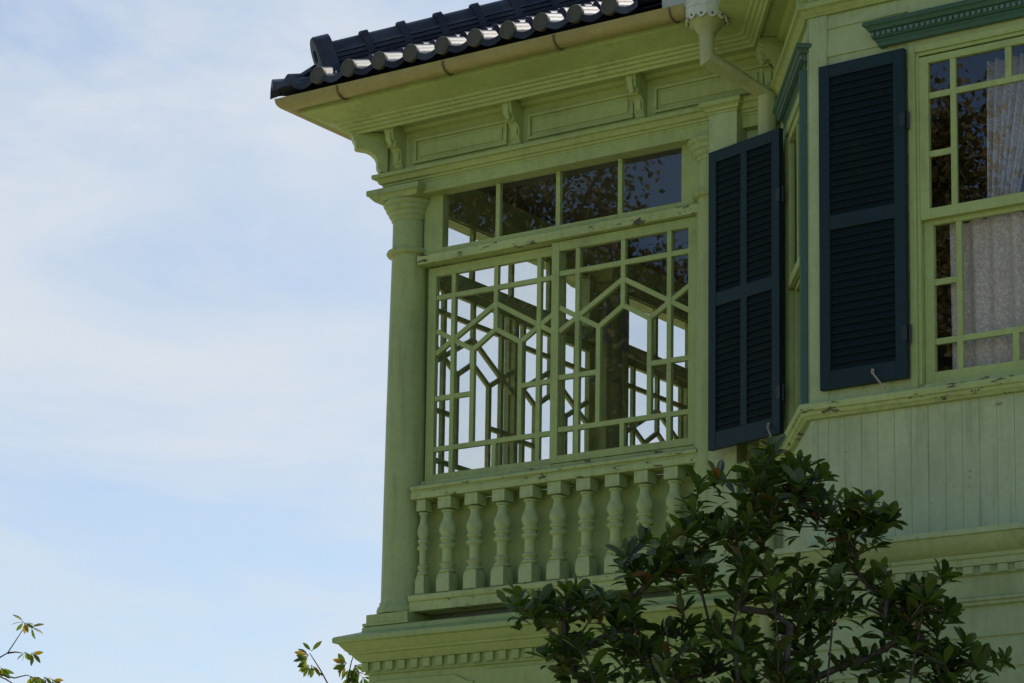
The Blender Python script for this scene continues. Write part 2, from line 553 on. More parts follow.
def column(cx, cy, abacus=True):
    m = MB(); m.lathe(SHAFT, cx, cy, 36)
    c = m.build('column', M_COLUMN, HOUSE, smooth=50)
    m = MB(); m.lathe(CAPITAL, cx, cy, 36)
    if abacus:
        q = [(0.178, 7.640), (0.182, 7.646), (0.196, 7.660), (0.204, 7.672), (0.217, 7.676), (0.217, 7.712)]
        n = len(q)
        vs = []
        for h, zz in q: vs += [(cx - h, cy - h, zz), (cx + h, cy - h, zz), (cx + h, cy + h, zz), (cx - h, cy + h, zz)]
        fs = [(3, 2, 1, 0), tuple((n - 1) * 4 + k for k in range(4))]
        for i in range(n - 1):
            fs += [(i * 4 + k, i * 4 + (k + 1) % 4, i * 4 + 4 + (k + 1) % 4, i * 4 + 4 + k) for k in range(4)]
        m.add(vs, fs)
    m.build('capital', M_COLUMN, c, bevel=0.002, smooth=40)
    m = MB()
    m.box(cx - 0.187, cx + 0.187, cy - 0.187, cy + 0.187, 4.7255, 4.745)
    m.box(cx - 0.169, cx + 0.169, cy - 0.169, cy + 0.169, 4.7455, 4.8045)
    m.build('plinth', M_GREEN, c, bevel=0.003)


column(0, 0)
column(2.405, 0, False)
for i in range(1, NRET + 1):
    column(0, i * MOD)

# ---- pilaster and wall between veranda and bay
m = MB()
m.box(2.462, 2.662, -0.190, 0.10, 4.80, 7.752)
PIL = m.build('pilaster', M_BOARD, HOUSE, bevel=0.003)
m = MB(); m.box(2.435, 2.690, -0.215, 0.09, 4.7250, 4.7995)
m.build('plinth', M_GREEN, PIL, bevel=0.003)
m = MB()
m.sweep([(2.463, 0.0), (2.463, -0.189), (2.661, -0.189), (2.661, 0.0)], [(-0.05, 7.7525), (0.004, 7.7525), (0.010, 7.765), (0.022, 7.770), (0.026, 7.785), (0.040, 7.796), (0.050, 7.800), (0.050, 7.827), (0.040, 7.836), (-0.05, 7.842)])
m.build('moulding', M_GREEN, PIL, bevel=0.002)


def lap_siding(T, s0, s1, z0, z1, pitch=0.168, o=0.0, back=-0.06, name='siding', mat=None):
    """horizontal weatherboards, each with its bottom edge proud"""
    prof = [(back, z0)]
    z = z0
    while z < z1 - 0.01:
        zt = min(z1, z + pitch)
        prof += [(o + 0.012, z), (o + 0.012, z + 0.004), (o + 0.0015, zt - 0.001)]
        z = zt
    prof += [(back, z1)]
    mm = MB(T); mm.prism_side(prof, s0, s1)
    return mm.build(name, mat or M_BOARD, HOUSE, smooth=0)


lap_siding(T_front, 2.662, 2.985, 5.536, 7.654, o=0.06)
lap_siding(T_bay, 3.64 + 0.22, 4.372, 5.512, 7.78)
lap_siding(T_bay, 4.372, 5.578, 7.484, 7.78, name='siding')
lap_siding(T_bay, 5.578, 6.40, 5.512, 7.78)
# bay: corner boards
m = MB(T_bay); m.box(3.7445, 3.862, -0.06, 0.0155, 5.512, 7.78)
m.build('corner_board', M_BOARD, HOUSE, bevel=0.002)
m = MB(T_bayside); m.box(0.0, 0.014, -0.06, 0.0125, 5.512, 7.78)
m.build('corner_board', M_BOARD, HOUSE, bevel=0.002)

# ---- long mouldings
PATH = [(0, RET_END), (0, 0), C0, D1, (XE, D1[1])]
ARCH = [(0.0, 7.655), (0.12, 7.655), (0.12, 7.728), (0.126, 7.731), (0.126, 7.743), (0.138, 7.747), (0.142, 7.760), (0.158, 7.766), (0.166, 7.785), (0.176, 7.795),
        (0.194, 7.799), (0.194, 7.826), (0.180, 7.832), (0.12, 7.838), (0.12, 8.118), (0.0, 8.118)]
m = MB()
m.sweep(PATH[:3] + [PATH[2]][:0], ARCH)
ENT = m.build('entablature', M_GREEN, HOUSE, bevel=0.0015)
BAYARCH = [(o, z) for o, z in ARCH if z > 7.74]
BAYARCH = [(0.0, 7.781), (0.145, 7.781), (0.150, 7.79), (0.160, 7.797), (0.166, 7.81), (0.176, 7.817), (0.194, 7.821), (0.194, 7.85), (0.18, 7.856),
           (0.122, 7.862), (0.122, 8.118), (0.0, 8.118)]
m = MB(); m.sweep([C0, D1, (XE, D1[1])], BAYARCH)
m.build('entablature', M_GREEN, HOUSE, bevel=0.0015)
CORN = [(0.0, 8.0985), (0.14, 8.0985), (0.15, 8.104), (0.165, 8.123), (0.272, 8.123), (0.275, 8.100), (0.298, 8.096), (0.303, 8.112), (0.322, 8.118), (0.326, 8.134),
        (0.346, 8.138), (0.352, 8.153), (0.372, 8.157), (0.380, 8.170), (0.53, 8.222), (0.545, 8.226), (0.545, 8.345), (0.0, 8.345)]
m = MB(); m.sweep(PATH, CORN)
CORNICE = m.build('cornice', M_GREEN, HOUSE, bevel=0.0015)

# frieze panels: raised frame, sunk field
def frieze_panel(T, s0, s1, z0=7.868, z1=8.045):
    mm = MB(T)
    w = 0.022
    mm.box(s0, s1, 0.1205, 0.139, z0, z0 + w); mm.box(s0, s1, 0.1205, 0.139, z1 - w, z1)
    mm.box(s0, s0 + w, 0.1205, 0.1388, z0 + w, z1 - w); mm.box(s1 - w, s1, 0.1205, 0.1388, z0 + w, z1 - w)
    i = 0.045
    mm.box(s0 + i, s1 - i, 0.1205, 0.1285, z0 + i, z1 - i)
    mm.build('frieze_panel', M_GREEN, ENT, bevel=0.004)


for s0, s1 in ((0.115, 0.88), (1.045, 1.865), (2.02, 2.82)):
    frieze_panel(T_front, s0, s1)
for k in range(NRET * 2):
    frieze_panel(T_return, k * 1.21 + 0.13, k * 1.21 + 1.09)

# brackets (scrolled consoles)
BR = [(0.121, 8.118), (0.268, 8.118), (0.268, 8.075), (0.258, 8.068), (0.262, 8.050), (0.256, 8.030), (0.244, 8.020), (0.234, 8.018), (0.230, 8.006), (0.236, 7.994),
      (0.228, 7.984), (0.208, 7.985), (0.190, 7.976), (0.174, 7.960), (0.164, 7.938), (0.162, 7.918), (0.168, 7.904), (0.166, 7.886), (0.154, 7.876),
      (0.150, 7.860), (0.140, 7.848), (0.121, 7.844)]


def bracket(T, s):
    mm = MB(T)
    mm.prism_side(BR, s - 0.036, s + 0.036)
    mm.box(s - 0.048, s + 0.048, 0.1212, 0.279, 8.098, 8.1215)
    o = mm.build('bracket', M_GREEN, HOUSE, bevel=0.004)
    k = MB(T)
    k.prism_side([(0.122, 7.99), (0.250, 7.99), (0.272, 8.03), (0.276, 8.06), (0.276, 8.096), (0.122, 8.096)], s - 0.017, s + 0.017)
    k.prism_side([(0.122, 7.89), (0.172, 7.892), (0.180, 7.915), (0.178, 7.945), (0.185, 7.965), (0.122, 7.965)], s - 0.021, s + 0.021)
    k.build('scroll', M_GREEN, o, bevel=0.005)


DBR = [(0.168, 8.118), (0.425, 8.118), (0.425, 8.092), (0.412, 8.086), (0.404, 8.055), (0.392, 8.038), (0.390, 8.005), (0.378, 7.996), (0.340, 7.992), (0.312, 7.990), (0.280, 7.976), (0.252, 7.950), (0.238, 7.918),
       (0.240, 7.900), (0.236, 7.872), (0.226, 7.858), (0.214, 7.842), (0.168, 7.842)]
mm = MB(lambda p: (-(p[1] + p[0]) * 0.70711, -(p[1] - p[0]) * 0.70711, p[2]))
mm.prism_side(DBR, -0.04, 0.04)
mm.build('bracket', M_GREEN, HOUSE, bevel=0.004)
for s in (0.0, 0.965, 1.925, 2.88):
    bracket(T_front, s)
for k in range(0, NRET * 2 + 1):
    bracket(T_return, k * 1.21)
bracket(lambda p: T_bayside((p[0], p[1] - 0.12, p[2])), 1.22)
bracket(lambda p: T_bayside((p[0], p[1] - 0.12, p[2])), 0.12)
bracket(lambda p: (p[0], -1.10 - p[1], p[2]), 3.83)
for x in (4.75, 5.65):
    bracket(lambda p: (p[0], -1.10 - p[1], p[2]), x)

# ---- floor band under the veranda
SLAB = [(0.0, 4.7245), (0.172, 4.7245), (0.180, 4.7225), (0.187, 4.716), (0.189, 4.692), (0.196, 4.687), (0.316, 4.647), (0.324, 4.642), (0.326, 4.635), (0.326, 4.610), (0.318, 4.606), (0.30, 4.604), (0.286, 4.585), (0.262, 4.556), (0.250, 4.548), (0.246, 4.535), (0.232, 4.530),
        (0.214, 4.505), (0.196, 4.490), (0.192, 4.484), (0.166, 4.482), (0.166, 4.418), (0.172, 4.412), (0.172, 4.405), (0.150, 4.402), (0.150, 4.13), (0.185, 4.125),
        (0.19, 4.10), (0.16, 4.085), (0.15, 4.06), (0.15, 0.55), (0.22, 0.50), (0.22, 0.0), (0.0, 0.0)]
PV = [(0, RET_END), (0, 0), C0]
m = MB(); m.sweep(PV, SLAB)
BAND = m.build('floor_band', M_GREEN, HOUSE, bevel=0.002)
BSLAB = [(0.0, 4.689), (0.30, 4.672), (0.335, 4.664), (0.335, 4.634), (0.318, 4.630), (0.30, 4.600), (0.268, 4.566), (0.236, 4.548), (0.225, 4.545), (0.222, 4.526), (0.210, 4.520), (0.205, 4.486),
         (0.180, 4.484), (0.180, 4.440), (0.160, 4.436), (0.160, 4.325), (0.178, 4.318), (0.178, 4.302), (0.164, 4.296), (0.164, 4.28), (0.15, 4.278)]
z = 4.277
while z > 0.6:
    BSLAB += [(0.136, z), (0.150, z - 0.160), (0.150, z - 0.166)]
    z -= 0.167
BSLAB += [(0.14, 0.0), (0.0, 0.0)]
m = MB(); m.sweep([C0, D1, (XE, D1[1])], BSLAB)
BBAND = m.build('floor_band', M_BOARD, HOUSE, bevel=0.0015)


def dentils(T, s0, s1, o0, o1, z0, z1, w, gap, parent, mat=M_GREEN, stuff=False):
    n = int((s1 - s0) / (w + gap))
    mm = MB(T)
    for i in range(n):
        s = s0 + i * (w + gap)
        mm.box(s, s + w, o0, o1, z0, z1)
        if not stuff:
            mm.build('dentil', mat, parent, bevel=0.0025)
            mm = MB(T)
    if stuff:
        mm.build('dentil_course', mat, parent, bevel=0.0025)['kind'] = 'stuff'


dentils(T_front, -0.185, 2.7, 0.1665, 0.189, 4.424, 4.4815, 0.055, 0.045, BAND)
dentils(T_return, -0.085, RET_END, 0.1665, 0.189, 4.424, 4.4815, 0.055, 0.045, BAND, stuff=True)
dentils(lambda p: (p[0], -1.10 - p[1], p[2]), 3.70, XE - 0.2, 0.1805, 0.2035, 4.443, 4.4835, 0.058, 0.042, BBAND, M_BOARD)
# stepped board below the dentils
mm = MB(T_front)
mm.prism([(-0.10, 4.14), (0.70, 4.14), (0.70, 4.31), (0.66, 4.31), (0.55, 4.36), (-0.10, 4.36)][::-1], 0.1505, 0.1655)
mm.build('raised_panel', M_GREEN, BAND, bevel=0.004)
mm = MB(T_front)
mm.prism([(0.80, 4.14), (2.62, 4.14), (2.62, 4.375), (0.80, 4.375)], 0.1505, 0.1655)
mm.build('raised_panel', M_GREEN, BAND, bevel=0.004)

# ---- sashes with their lattice, transoms, balustrade: one veranda bay
def lattice(T, a, b, z0, z1, o0, o1, stile_l, stile_r, name='sliding_sash'):
    """a,b = clear opening; frame outside it; bars follow the hexagon pattern"""
    mm = MB(T)
    top, bot = 0.062, 0.048
    mm.box(a - stile_l, a, o0, o1, z0 - bot, z1 + top)
    mm.box(b, b + stile_r, o0, o1, z0 - bot, z1 + top)
    mm.box(a, b, o0 + 0.001, o1 - 0.001, z1, z1 + top)
    mm.box(a, b, o0 + 0.001, o1 - 0.001, z0 - bot, z0)
    w = b - a
    k = w / 0.98
    p0, p1 = o0 + 0.004, o1 - 0.004
    bw = 0.033

    def X(t): return a + t * k
    v1, v2, v3, v4, v5 = X(0.142), X(0.489), X(0.836), X(0.304), X(0.690)
    c = bw / 2
    mm.bar((v1, z0), (v1, z1), bw, p0, p1)
    mm.bar((v3, z0), (v3, z1), bw, p0, p1)
    mm.bar((v2, 6.668), (v2, z1), bw, p0 + 0.0007, p1 - 0.0007)
    mm.bar((v4, 5.915), (v4, 6.565), bw, p0 + 0.0007, p1 - 0.0007)
    mm.bar((v5, 5.915), (v5, 6.565), bw, p0 + 0.0007, p1 - 0.0007)
    mm.bar((v2, z0), (v2, 5.915), bw, p0 + 0.0007, p1 - 0.0007)
    q0, q1 = p0 + 0.0015, p1 - 0.0015
    mm.bar((a, 6.957), (b, 6.957), bw, q0, q1)
    mm.bar((a, 5.915), (b, 5.915), bw, q0, q1)
    mm.bar((a, 6.262), (v4, 6.262), bw, q0, q1)
    mm.bar((v5, 6.262), (b, 6.262), bw, q0, q1)
    r0, r1 = p0 + 0.0023, p1 - 0.0023
    mm.bar((a, 6.570), (v2, 6.850), bw, r0, r1)
    mm.bar((b, 6.570), (v2, 6.850), bw, r0 + 0.0007, r1 - 0.0007)
    mm.bar((v4, 6.558), (v2, 6.675), bw, r0, r1)
    mm.bar((v5, 6.558), (v2, 6.675), bw, r0 + 0.0007, r1 - 0.0007)
    mm.bar((a, 6.730), (v4, 6.560), bw, r0 + 0.0014, r1 - 0.0014)
    mm.bar((b, 6.730), (v5, 6.560), bw, r0 + 0.0014, r1 - 0.0014)
    s = mm.build(name, M_GREEN, HOUSE, bevel=0.002)
    gm = MB(T)
    om = (o0 + o1) / 2 - 0.004
    gm.add([(a - 0.01, om, z0 - 0.01), (b + 0.01, om, z0 - 0.01), (b + 0.01, om, z1 + 0.01), (a - 0.01, om, z1 + 0.01)], [(0, 1, 2, 3)])
    gm.build('pane', M_GLASS, s, smooth=0, recalc=False)
    return s


BAL = [(0.044, 0.128), (0.052, 0.131), (0.056, 0.140), (0.052, 0.149), (0.043, 0.154), (0.040, 0.165), (0.050, 0.176), (0.055, 0.185), (0.050, 0.193), (0.038, 0.199), (0.038, 0.285),
       (0.041, 0.292), (0.054, 0.300), (0.058, 0.311), (0.054, 0.321), (0.043, 0.329), (0.042, 0.340), (0.052, 0.347), (0.056, 0.357), (0.052, 0.366), (0.044, 0.371), (0.046, 0.38), (0.057, 0.402),
       (0.059, 0.420), (0.054, 0.445), (0.043, 0.470), (0.037, 0.492), (0.035, 0.515), (0.036, 0.530), (0.046, 0.536), (0.050, 0.543), (0.044, 0.551)]
_bal = None


def baluster(T, s, o, rz):
    global _bal
    loc = T((s, o, 4.921))
    if _bal is None:
        mm = MB()
        mm.lathe([(0.034 + (r - 0.036) * 1.12, z) for r, z in BAL], 0, 0, 24)
        b = 0.066
        # foot block with flared shoulders
        h = 0.053
        vs = [(-h, -h, 0), (h, -h, 0), (h, h, 0), (-h, h, 0), (-h, -h, 0.092), (h, -h, 0.092), (h, h, 0.092), (-h, h, 0.092),
              (-.042, -.042, 0.129), (.042, -.042, 0.129), (.042, .042, 0.129), (-.042, .042, 0.129)]
        mm.add(vs, [(3, 2, 1, 0), (0, 1, 5, 4), (1, 2, 6, 5), (2, 3, 7, 6), (3, 0, 4, 7), (4, 5, 9, 8), (5, 6, 10, 9), (6, 7, 11, 10), (7, 4, 8, 11), (8, 9, 10, 11)])
        mm.box(-h, h, -h, h, 0.556, 0.634)
        _bal = mm.build('baluster', M_SILL2, HOUSE, bevel=0.003, smooth=45)
        _bal.location = loc; _bal.rotation_euler = (0, 0, rz)
        return _bal
    c = copy_of(_bal, HOUSE, loc, rz)
    c.scale = (R.uniform(0.97, 1.03), R.uniform(0.97, 1.03), 1)
    c.rotation_euler = (0, 0, rz + R.uniform(-0.05, 0.05))
    return c


M_SILL2 = paint('baluster_paint', (0.370, 0.452, 0.215), chips=0.035, dirt=0.4)
RAIL = [(0.02, 5.556), (0.122, 5.556), (0.125, 5.560), (0.125, 5.600), (0.117, 5.604), (0.117, 5.613), (0.134, 5.618), (0.138, 5.628), (0.134, 5.640), (0.112, 5.651), (0.02, 5.653)]
BRAIL = [(0.02, 4.806), (0.118, 4.806), (0.118, 4.868), (0.128, 4.873), (0.133, 4.885), (0.133, 4.905), (0.126, 4.914), (0.02, 4.920)]
TBOARD = [(-0.05, 7.178), (0.072, 7.178), (0.076, 7.181), (0.076, 7.234), (0.070, 7.241), (0.03, 7.250), (-0.05, 7.252)]


def veranda_bay(T, off, last_s, rz, wall_sash=False):
    def TT(p): return T((p[0] + off, p[1], p[2]))
    e = last_s
    # jambs
    for a, b, oo in ((0.10, 0.158, -0.0565), (e - 0.145, e - 0.10, 0.034)):
        mm = MB(TT); mm.box(a, b, -0.12, oo, 5.697, 7.1775)
        mm.build('jamb', M_GREEN, HOUSE, bevel=0.002)
    lattice(TT, 0.216, 1.19, 5.745, 7.105, -0.055, -0.015, 0.064, 0.05)
    lattice(TT, 1.236, 2.216 if e > 2.3 else e - 0.2, 5.745, 7.110, -0.012, 0.030, 0.058, 0.058)
    # transom light
    mm = MB(TT)
    a0, a1 = 0.292, 2.166
    mm.box(0.14, a0, -0.04, 0.030, 7.2525, 7.76)
    mm.box(a1, e - 0.09, -0.04, 0.034, 7.2525, 7.76)
    mm.box(a0, a1, -0.018, 0.029, 7.2525, 7.285)
    mm.box(a0, a1, -0.018, 0.029, 7.665, 7.76)
    for s in (0.738, 1.217, 1.697):
        mm.box(s - 0.0165, s + 0.0165, -0.01, 0.024, 7.285, 7.665)
    t = mm.build('transom_light', M_GREEN, HOUSE, bevel=0.002)
    gm = MB(TT)
    gm.add([(a0 - .01, 0.012, 7.27), (a1 + .01, 0.012, 7.27), (a1 + .01, 0.012, 7.68), (a0 - .01, 0.012, 7.68)], [(0, 1, 2, 3)])
    gm.build('pane', M_GLASS, t, smooth=0, recalc=False)
    mm = MB(TT); mm.prism_side(TBOARD, 0.118, e - 0.10)
    mm.build('transom_bar', M_SILL, HOUSE, bevel=0.002)
    # balustrade
    mm = MB(TT); mm.prism_side(RAIL, 0.142, e - 0.08)
    mm.build('handrail', M_SILL, HOUSE, bevel=0.003)
    mm = MB(TT); mm.box(0.10, e - 0.1, -0.06, 0.0195, 5.5565, 5.696)
    mm.build('sill', M_SILL, HOUSE, bevel=0.003)
    mm = MB(TT); mm.prism_side(BRAIL, 0.142, e - 0.08)
    mm.build('bottom_rail', M_SILL, HOUSE, bevel=0.003)
    # panelling behind the balusters: upright boards
    mm = MB(TT)
    s = 0.10
    while s < e - 0.12:
        s2 = min(s + 0.217, e - 0.10)
        mm.box(s + 0.0015, s2 - 0.0015, -0.085, -0.055, 4.81, 5.556)
        s = s2
    mm.build('backing_panel', M_GREEN, HOUSE, bevel=0.003)
    mm = MB(TT); mm.box(0.10, e - 0.10, -0.16, -0.13, 4.701, 4.90)  # recessed board added to keep the gap under the rail dark
    mm.build('gap_shade_board', M_INNER, HOUSE)
    for k in range(10):
        s = 0.188 + 0.2172 * k
        if k == 0:                       # slimmer one against the column
            bb = baluster(TT, 0.212, 0.066, rz)
            bb.scale = (0.68, 0.68, 1)
        elif s < e - 0.07:
            baluster(TT, s, 0.058, rz)
    # floor and ceiling
    return


veranda_bay(T_front, 0.0, 2.42, 0.0)
for k in range(NRET):
    veranda_bay(T_return, k * MOD, 2.42, pi / 2)

# corner posts behind the columns (square, seen through the glass)
for k in range(0, NRET + 1):
    m = MB(); m.box(0.062, 0.105, k * MOD - 0.13, k * MOD + 0.19, 4.70, 7.75)
    if k: m.build('inner_post', M_INNER, HOUSE, bevel=0.004)

# ---- veranda interior
m = MB(); m.box(-0.05, 2.60, -0.005 + 0.0, RET_END, 4.62, 4.7005)
m.build('veranda_floor', M_FLOOR, HOUSE, smooth=0)
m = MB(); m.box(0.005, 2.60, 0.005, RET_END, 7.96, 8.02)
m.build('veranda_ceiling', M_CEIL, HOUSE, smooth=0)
m = MB(); m.box(2.42, 2.60, 0.101, RET_END, 4.70, 7.96)
m.build('inner_wall', M_PLASTER, HOUSE, smooth=0)
m = MB(); m.box(-0.10, 2.60, RET_END + 0.005, RET_END + 0.2, 0.0, 8.11)
m.build('end_wall', M_BOARD, HOUSE, smooth=0)

# ---- ledge round the bay and vertical boarding under it
LEDGE = [(0.10, 5.418), (0.150, 5.420), (0.158, 5.432), (0.170, 5.440), (0.176, 5.456), (0.188, 5.462), (0.194, 5.478), (0.194, 5.495), (0.184, 5.505), (0.10, 5.511)]
m = MB(); m.sweep([(2.619, 0.0), C0, D1, (XE, D1[1])], LEDGE)
m.build('window_ledge', M_SILL, HOUSE, bevel=0.002)


def boarding(T, s0, s1, z0, z1, w=0.102, name='vertical_boarding'):
    mm = MB(T)
    s = s0
    k = 0
    while s < s1 - 0.005:
        s2 = min(s + w, s1)
        mm.box(s + 0.0005, s2 - 0.0005, -0.05, 0.0 + R.uniform(-0.0012, 0.0012), z0, z1)
        s = s2; k += 1
    return mm.build(name, M_PANEL, HOUSE, bevel=0.002)


M_PANEL = paint('panel_skylit_paint', (0.385, 0.460, 0.285), chips=0.05, dirt=0.3, var=0.12, streak=0.8)  # same sage paint, with the bluish sky light put into its colour
boarding(T_bay, 3.75, 6.4, 4.66, 5.42)
boarding(T_bayside, 0.0, 1.38, 4.66, 5.42)
boarding(lambda p: (p[0], -0.10 - p[1], p[2]), 2.62, 2.98, 4.70, 5.42)
m = MB(T_bay); m.box(3.7435, 3.785, -0.04, 0.006, 4.66, 5.4185)
m.build('corner_board', M_PANEL, HOUSE, bevel=0.002)

# ---- window hoods (teal)
HOOD = [(0.0, 7.508), (0.030, 7.508), (0.034, 7.530), (0.040, 7.534), (0.040, 7.548), (0.056, 7.552), (0.058, 7.588), (0.072, 7.594), (0.078, 7.604), (0.083, 7.612), (0.088, 7.616),
        (0.094, 7.619), (0.096, 7.624), (0.096, 7.638), (0.088, 7.645), (0.0, 7.652)]


def hood(T, s0, s1, flip):
    mm = MB(lambda p: T((p[0], -p[1], p[2])))
    path = [(s0, -0.001), (s0, -0.020), (s1, -0.020), (s1, -0.001)]
    mm.sweep(path, HOOD)
    h = mm.build('window_hood', M_TEAL, HOUSE, bevel=0.0015)
    dd = MB(T)
    s = s0 - 0.055
    while s < s1 + 0.04:
        dd.box(s, s + 0.019, 0.0785, 0.090, 7.560, 7.582)
        s += 0.0345
    dd.build('bead_course', M_DENT, h, bevel=0.002)


M_DENT = paint('hood_bead_paint', (0.11, 0.17, 0.15), rough=0.45, dirt=0.1)
hood(T_bay, 4.235, 5.715, 1)
hood(lambda p: T_bayside((p[0], p[1] - 0.035, p[2] - 0.012)), 0.07, 1.02, 1)

# ---- bay front window
def casing(T, s0, s1, z0, z1, w, o, mat=M_GREEN, name='window_casing', two=True):
    mm = MB(T)
    mm.box(s0, s0 + w, -0.05, o, z0, z1); mm.box(s1 - w, s1, -0.05, o, z0, z1)
    mm.box(s0 + w, s1 - w, -0.05, o - 0.0008, z1 - w, z1)
    if two:
        mm.box(s0 + w, s0 + w + 0.020, -0.06, o - 0.014, z0, z1 - w)
        mm.box(s1 - w - 0.020, s1 - w, -0.06, o - 0.014, z0, z1 - w)
        mm.box(s0 + w + 0.02, s1 - w - 0.02, -0.06, o - 0.0148, z1 - w - 0.02, z1 - w)
    return mm.build(name, mat, HOUSE, bevel=0.003)


casing(T_bay, 4.374, 5.576, 5.512, 7.482, 0.042, 0.022)


def sash(T, a, b, z0, z1, o0, o1, xs, zs, xpart, stile, top, bot, name='window_sash'):
    """marginal-pane sash: a..b, z0..z1 clear glass"""
    mm = MB(T)
    mm.box(a - stile, a, o0, o1, z0 - bot, z1 + top); mm.box(b, b + stile, o0, o1, z0 - bot, z1 + top)
    mm.box(a, b, o0 + .0008, o1 - .0008, z1, z1 + top); mm.box(a, b, o0 + .0008, o1 - .0008, z0 - bot, z0)
    p0, p1 = o0 + 0.006, o1 - 0.005
    for x in xs:
        mm.box(x - 0.0175, x + 0.0175, p0, p1, z0, z1)
    for zc, x0, x1 in zs:
        mm.box(x0, x1, p0 + .0009, p1 - .0009, zc - 0.0175, zc + 0.0175)
    for xc, y0, y1 in xpart:
        mm.box(xc - 0.019, xc + 0.019, p0 + .0005, p1 - .0005, y0, y1)
    s = mm.build(name, M_GREEN, HOUSE, bevel=0.002)
    gm = MB(T); om = (o0 + o1) / 2 - 0.003
    gm.add([(a - .01, om, z0 - .01), (b + .01, om, z0 - .01), (b + .01, om, z1 + .01), (a - .01, om, z1 + .01)], [(0, 1, 2, 3)])
    gm.build('pane', M_GLASS, s, smooth=0, recalc=False)
    return s


sash(T_bay, 4.494, 5.456, 6.526, 7.368, -0.020, 0.012, (4.643, 5.307), ((7.178, 4.494, 5.456), (6.839, 4.494, 4.643), (6.839, 5.307, 5.456)),
     ((4.976, 7.178, 7.368),), 0.056, 0.040, 0.060)
sash(T_bay, 4.496, 5.454, 5.606, 6.440, -0.062, -0.028, (4.646, 5.304), ((5.777, 4.496, 5.454), (6.114, 4.496, 4.646), (6.114, 5.304, 5.454)),
     ((4.976, 5.606, 5.777),), 0.058, 0.05, 0.070)
m = MB(T_bay); m.box(4.42, 5.53, -0.08, 0.010, 5.5125, 5.534)
m.build('sill', M_SILL, HOUSE, bevel=0.003)

# ---- bay side window, seen almost edge-on
lap_siding(T_bayside, 1.085, 1.36, 5.512, 7.78)
lap_siding(T_bayside, 0.015, 1.085, 7.484, 7.78)
casing(T_bayside, 0.060, 1.085, 5.512, 7.482, 0.05, 0.012)
m = MB(T_bayside); m.box(0.0145, 0.0595, -0.05, 0.055, 5.512, 7.483); 
m.build('shutter_stop', M_TEAL, HOUSE, bevel=0.003)
sash(T_bayside, 0.195, 0.95, 6.526, 7.368, -0.030, 0.002, (0.605,), (), (), 0.062, 0.040, 0.060)
sash(T_bayside, 0.195, 0.95, 5.606, 6.440, -0.066, -0.034, (0.605,), (), (), 0.062, 0.05, 0.070)

# ---- rooms behind the bay
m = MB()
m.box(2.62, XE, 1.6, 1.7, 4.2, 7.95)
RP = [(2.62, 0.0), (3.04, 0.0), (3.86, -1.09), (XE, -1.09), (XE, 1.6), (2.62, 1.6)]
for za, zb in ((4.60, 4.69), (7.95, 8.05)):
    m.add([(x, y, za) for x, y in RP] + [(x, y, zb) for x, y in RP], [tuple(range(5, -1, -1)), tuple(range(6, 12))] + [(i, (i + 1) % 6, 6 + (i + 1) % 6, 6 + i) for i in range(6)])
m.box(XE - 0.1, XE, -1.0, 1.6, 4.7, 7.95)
m.build('room_lining', M_ROOM, HOUSE, smooth=0)

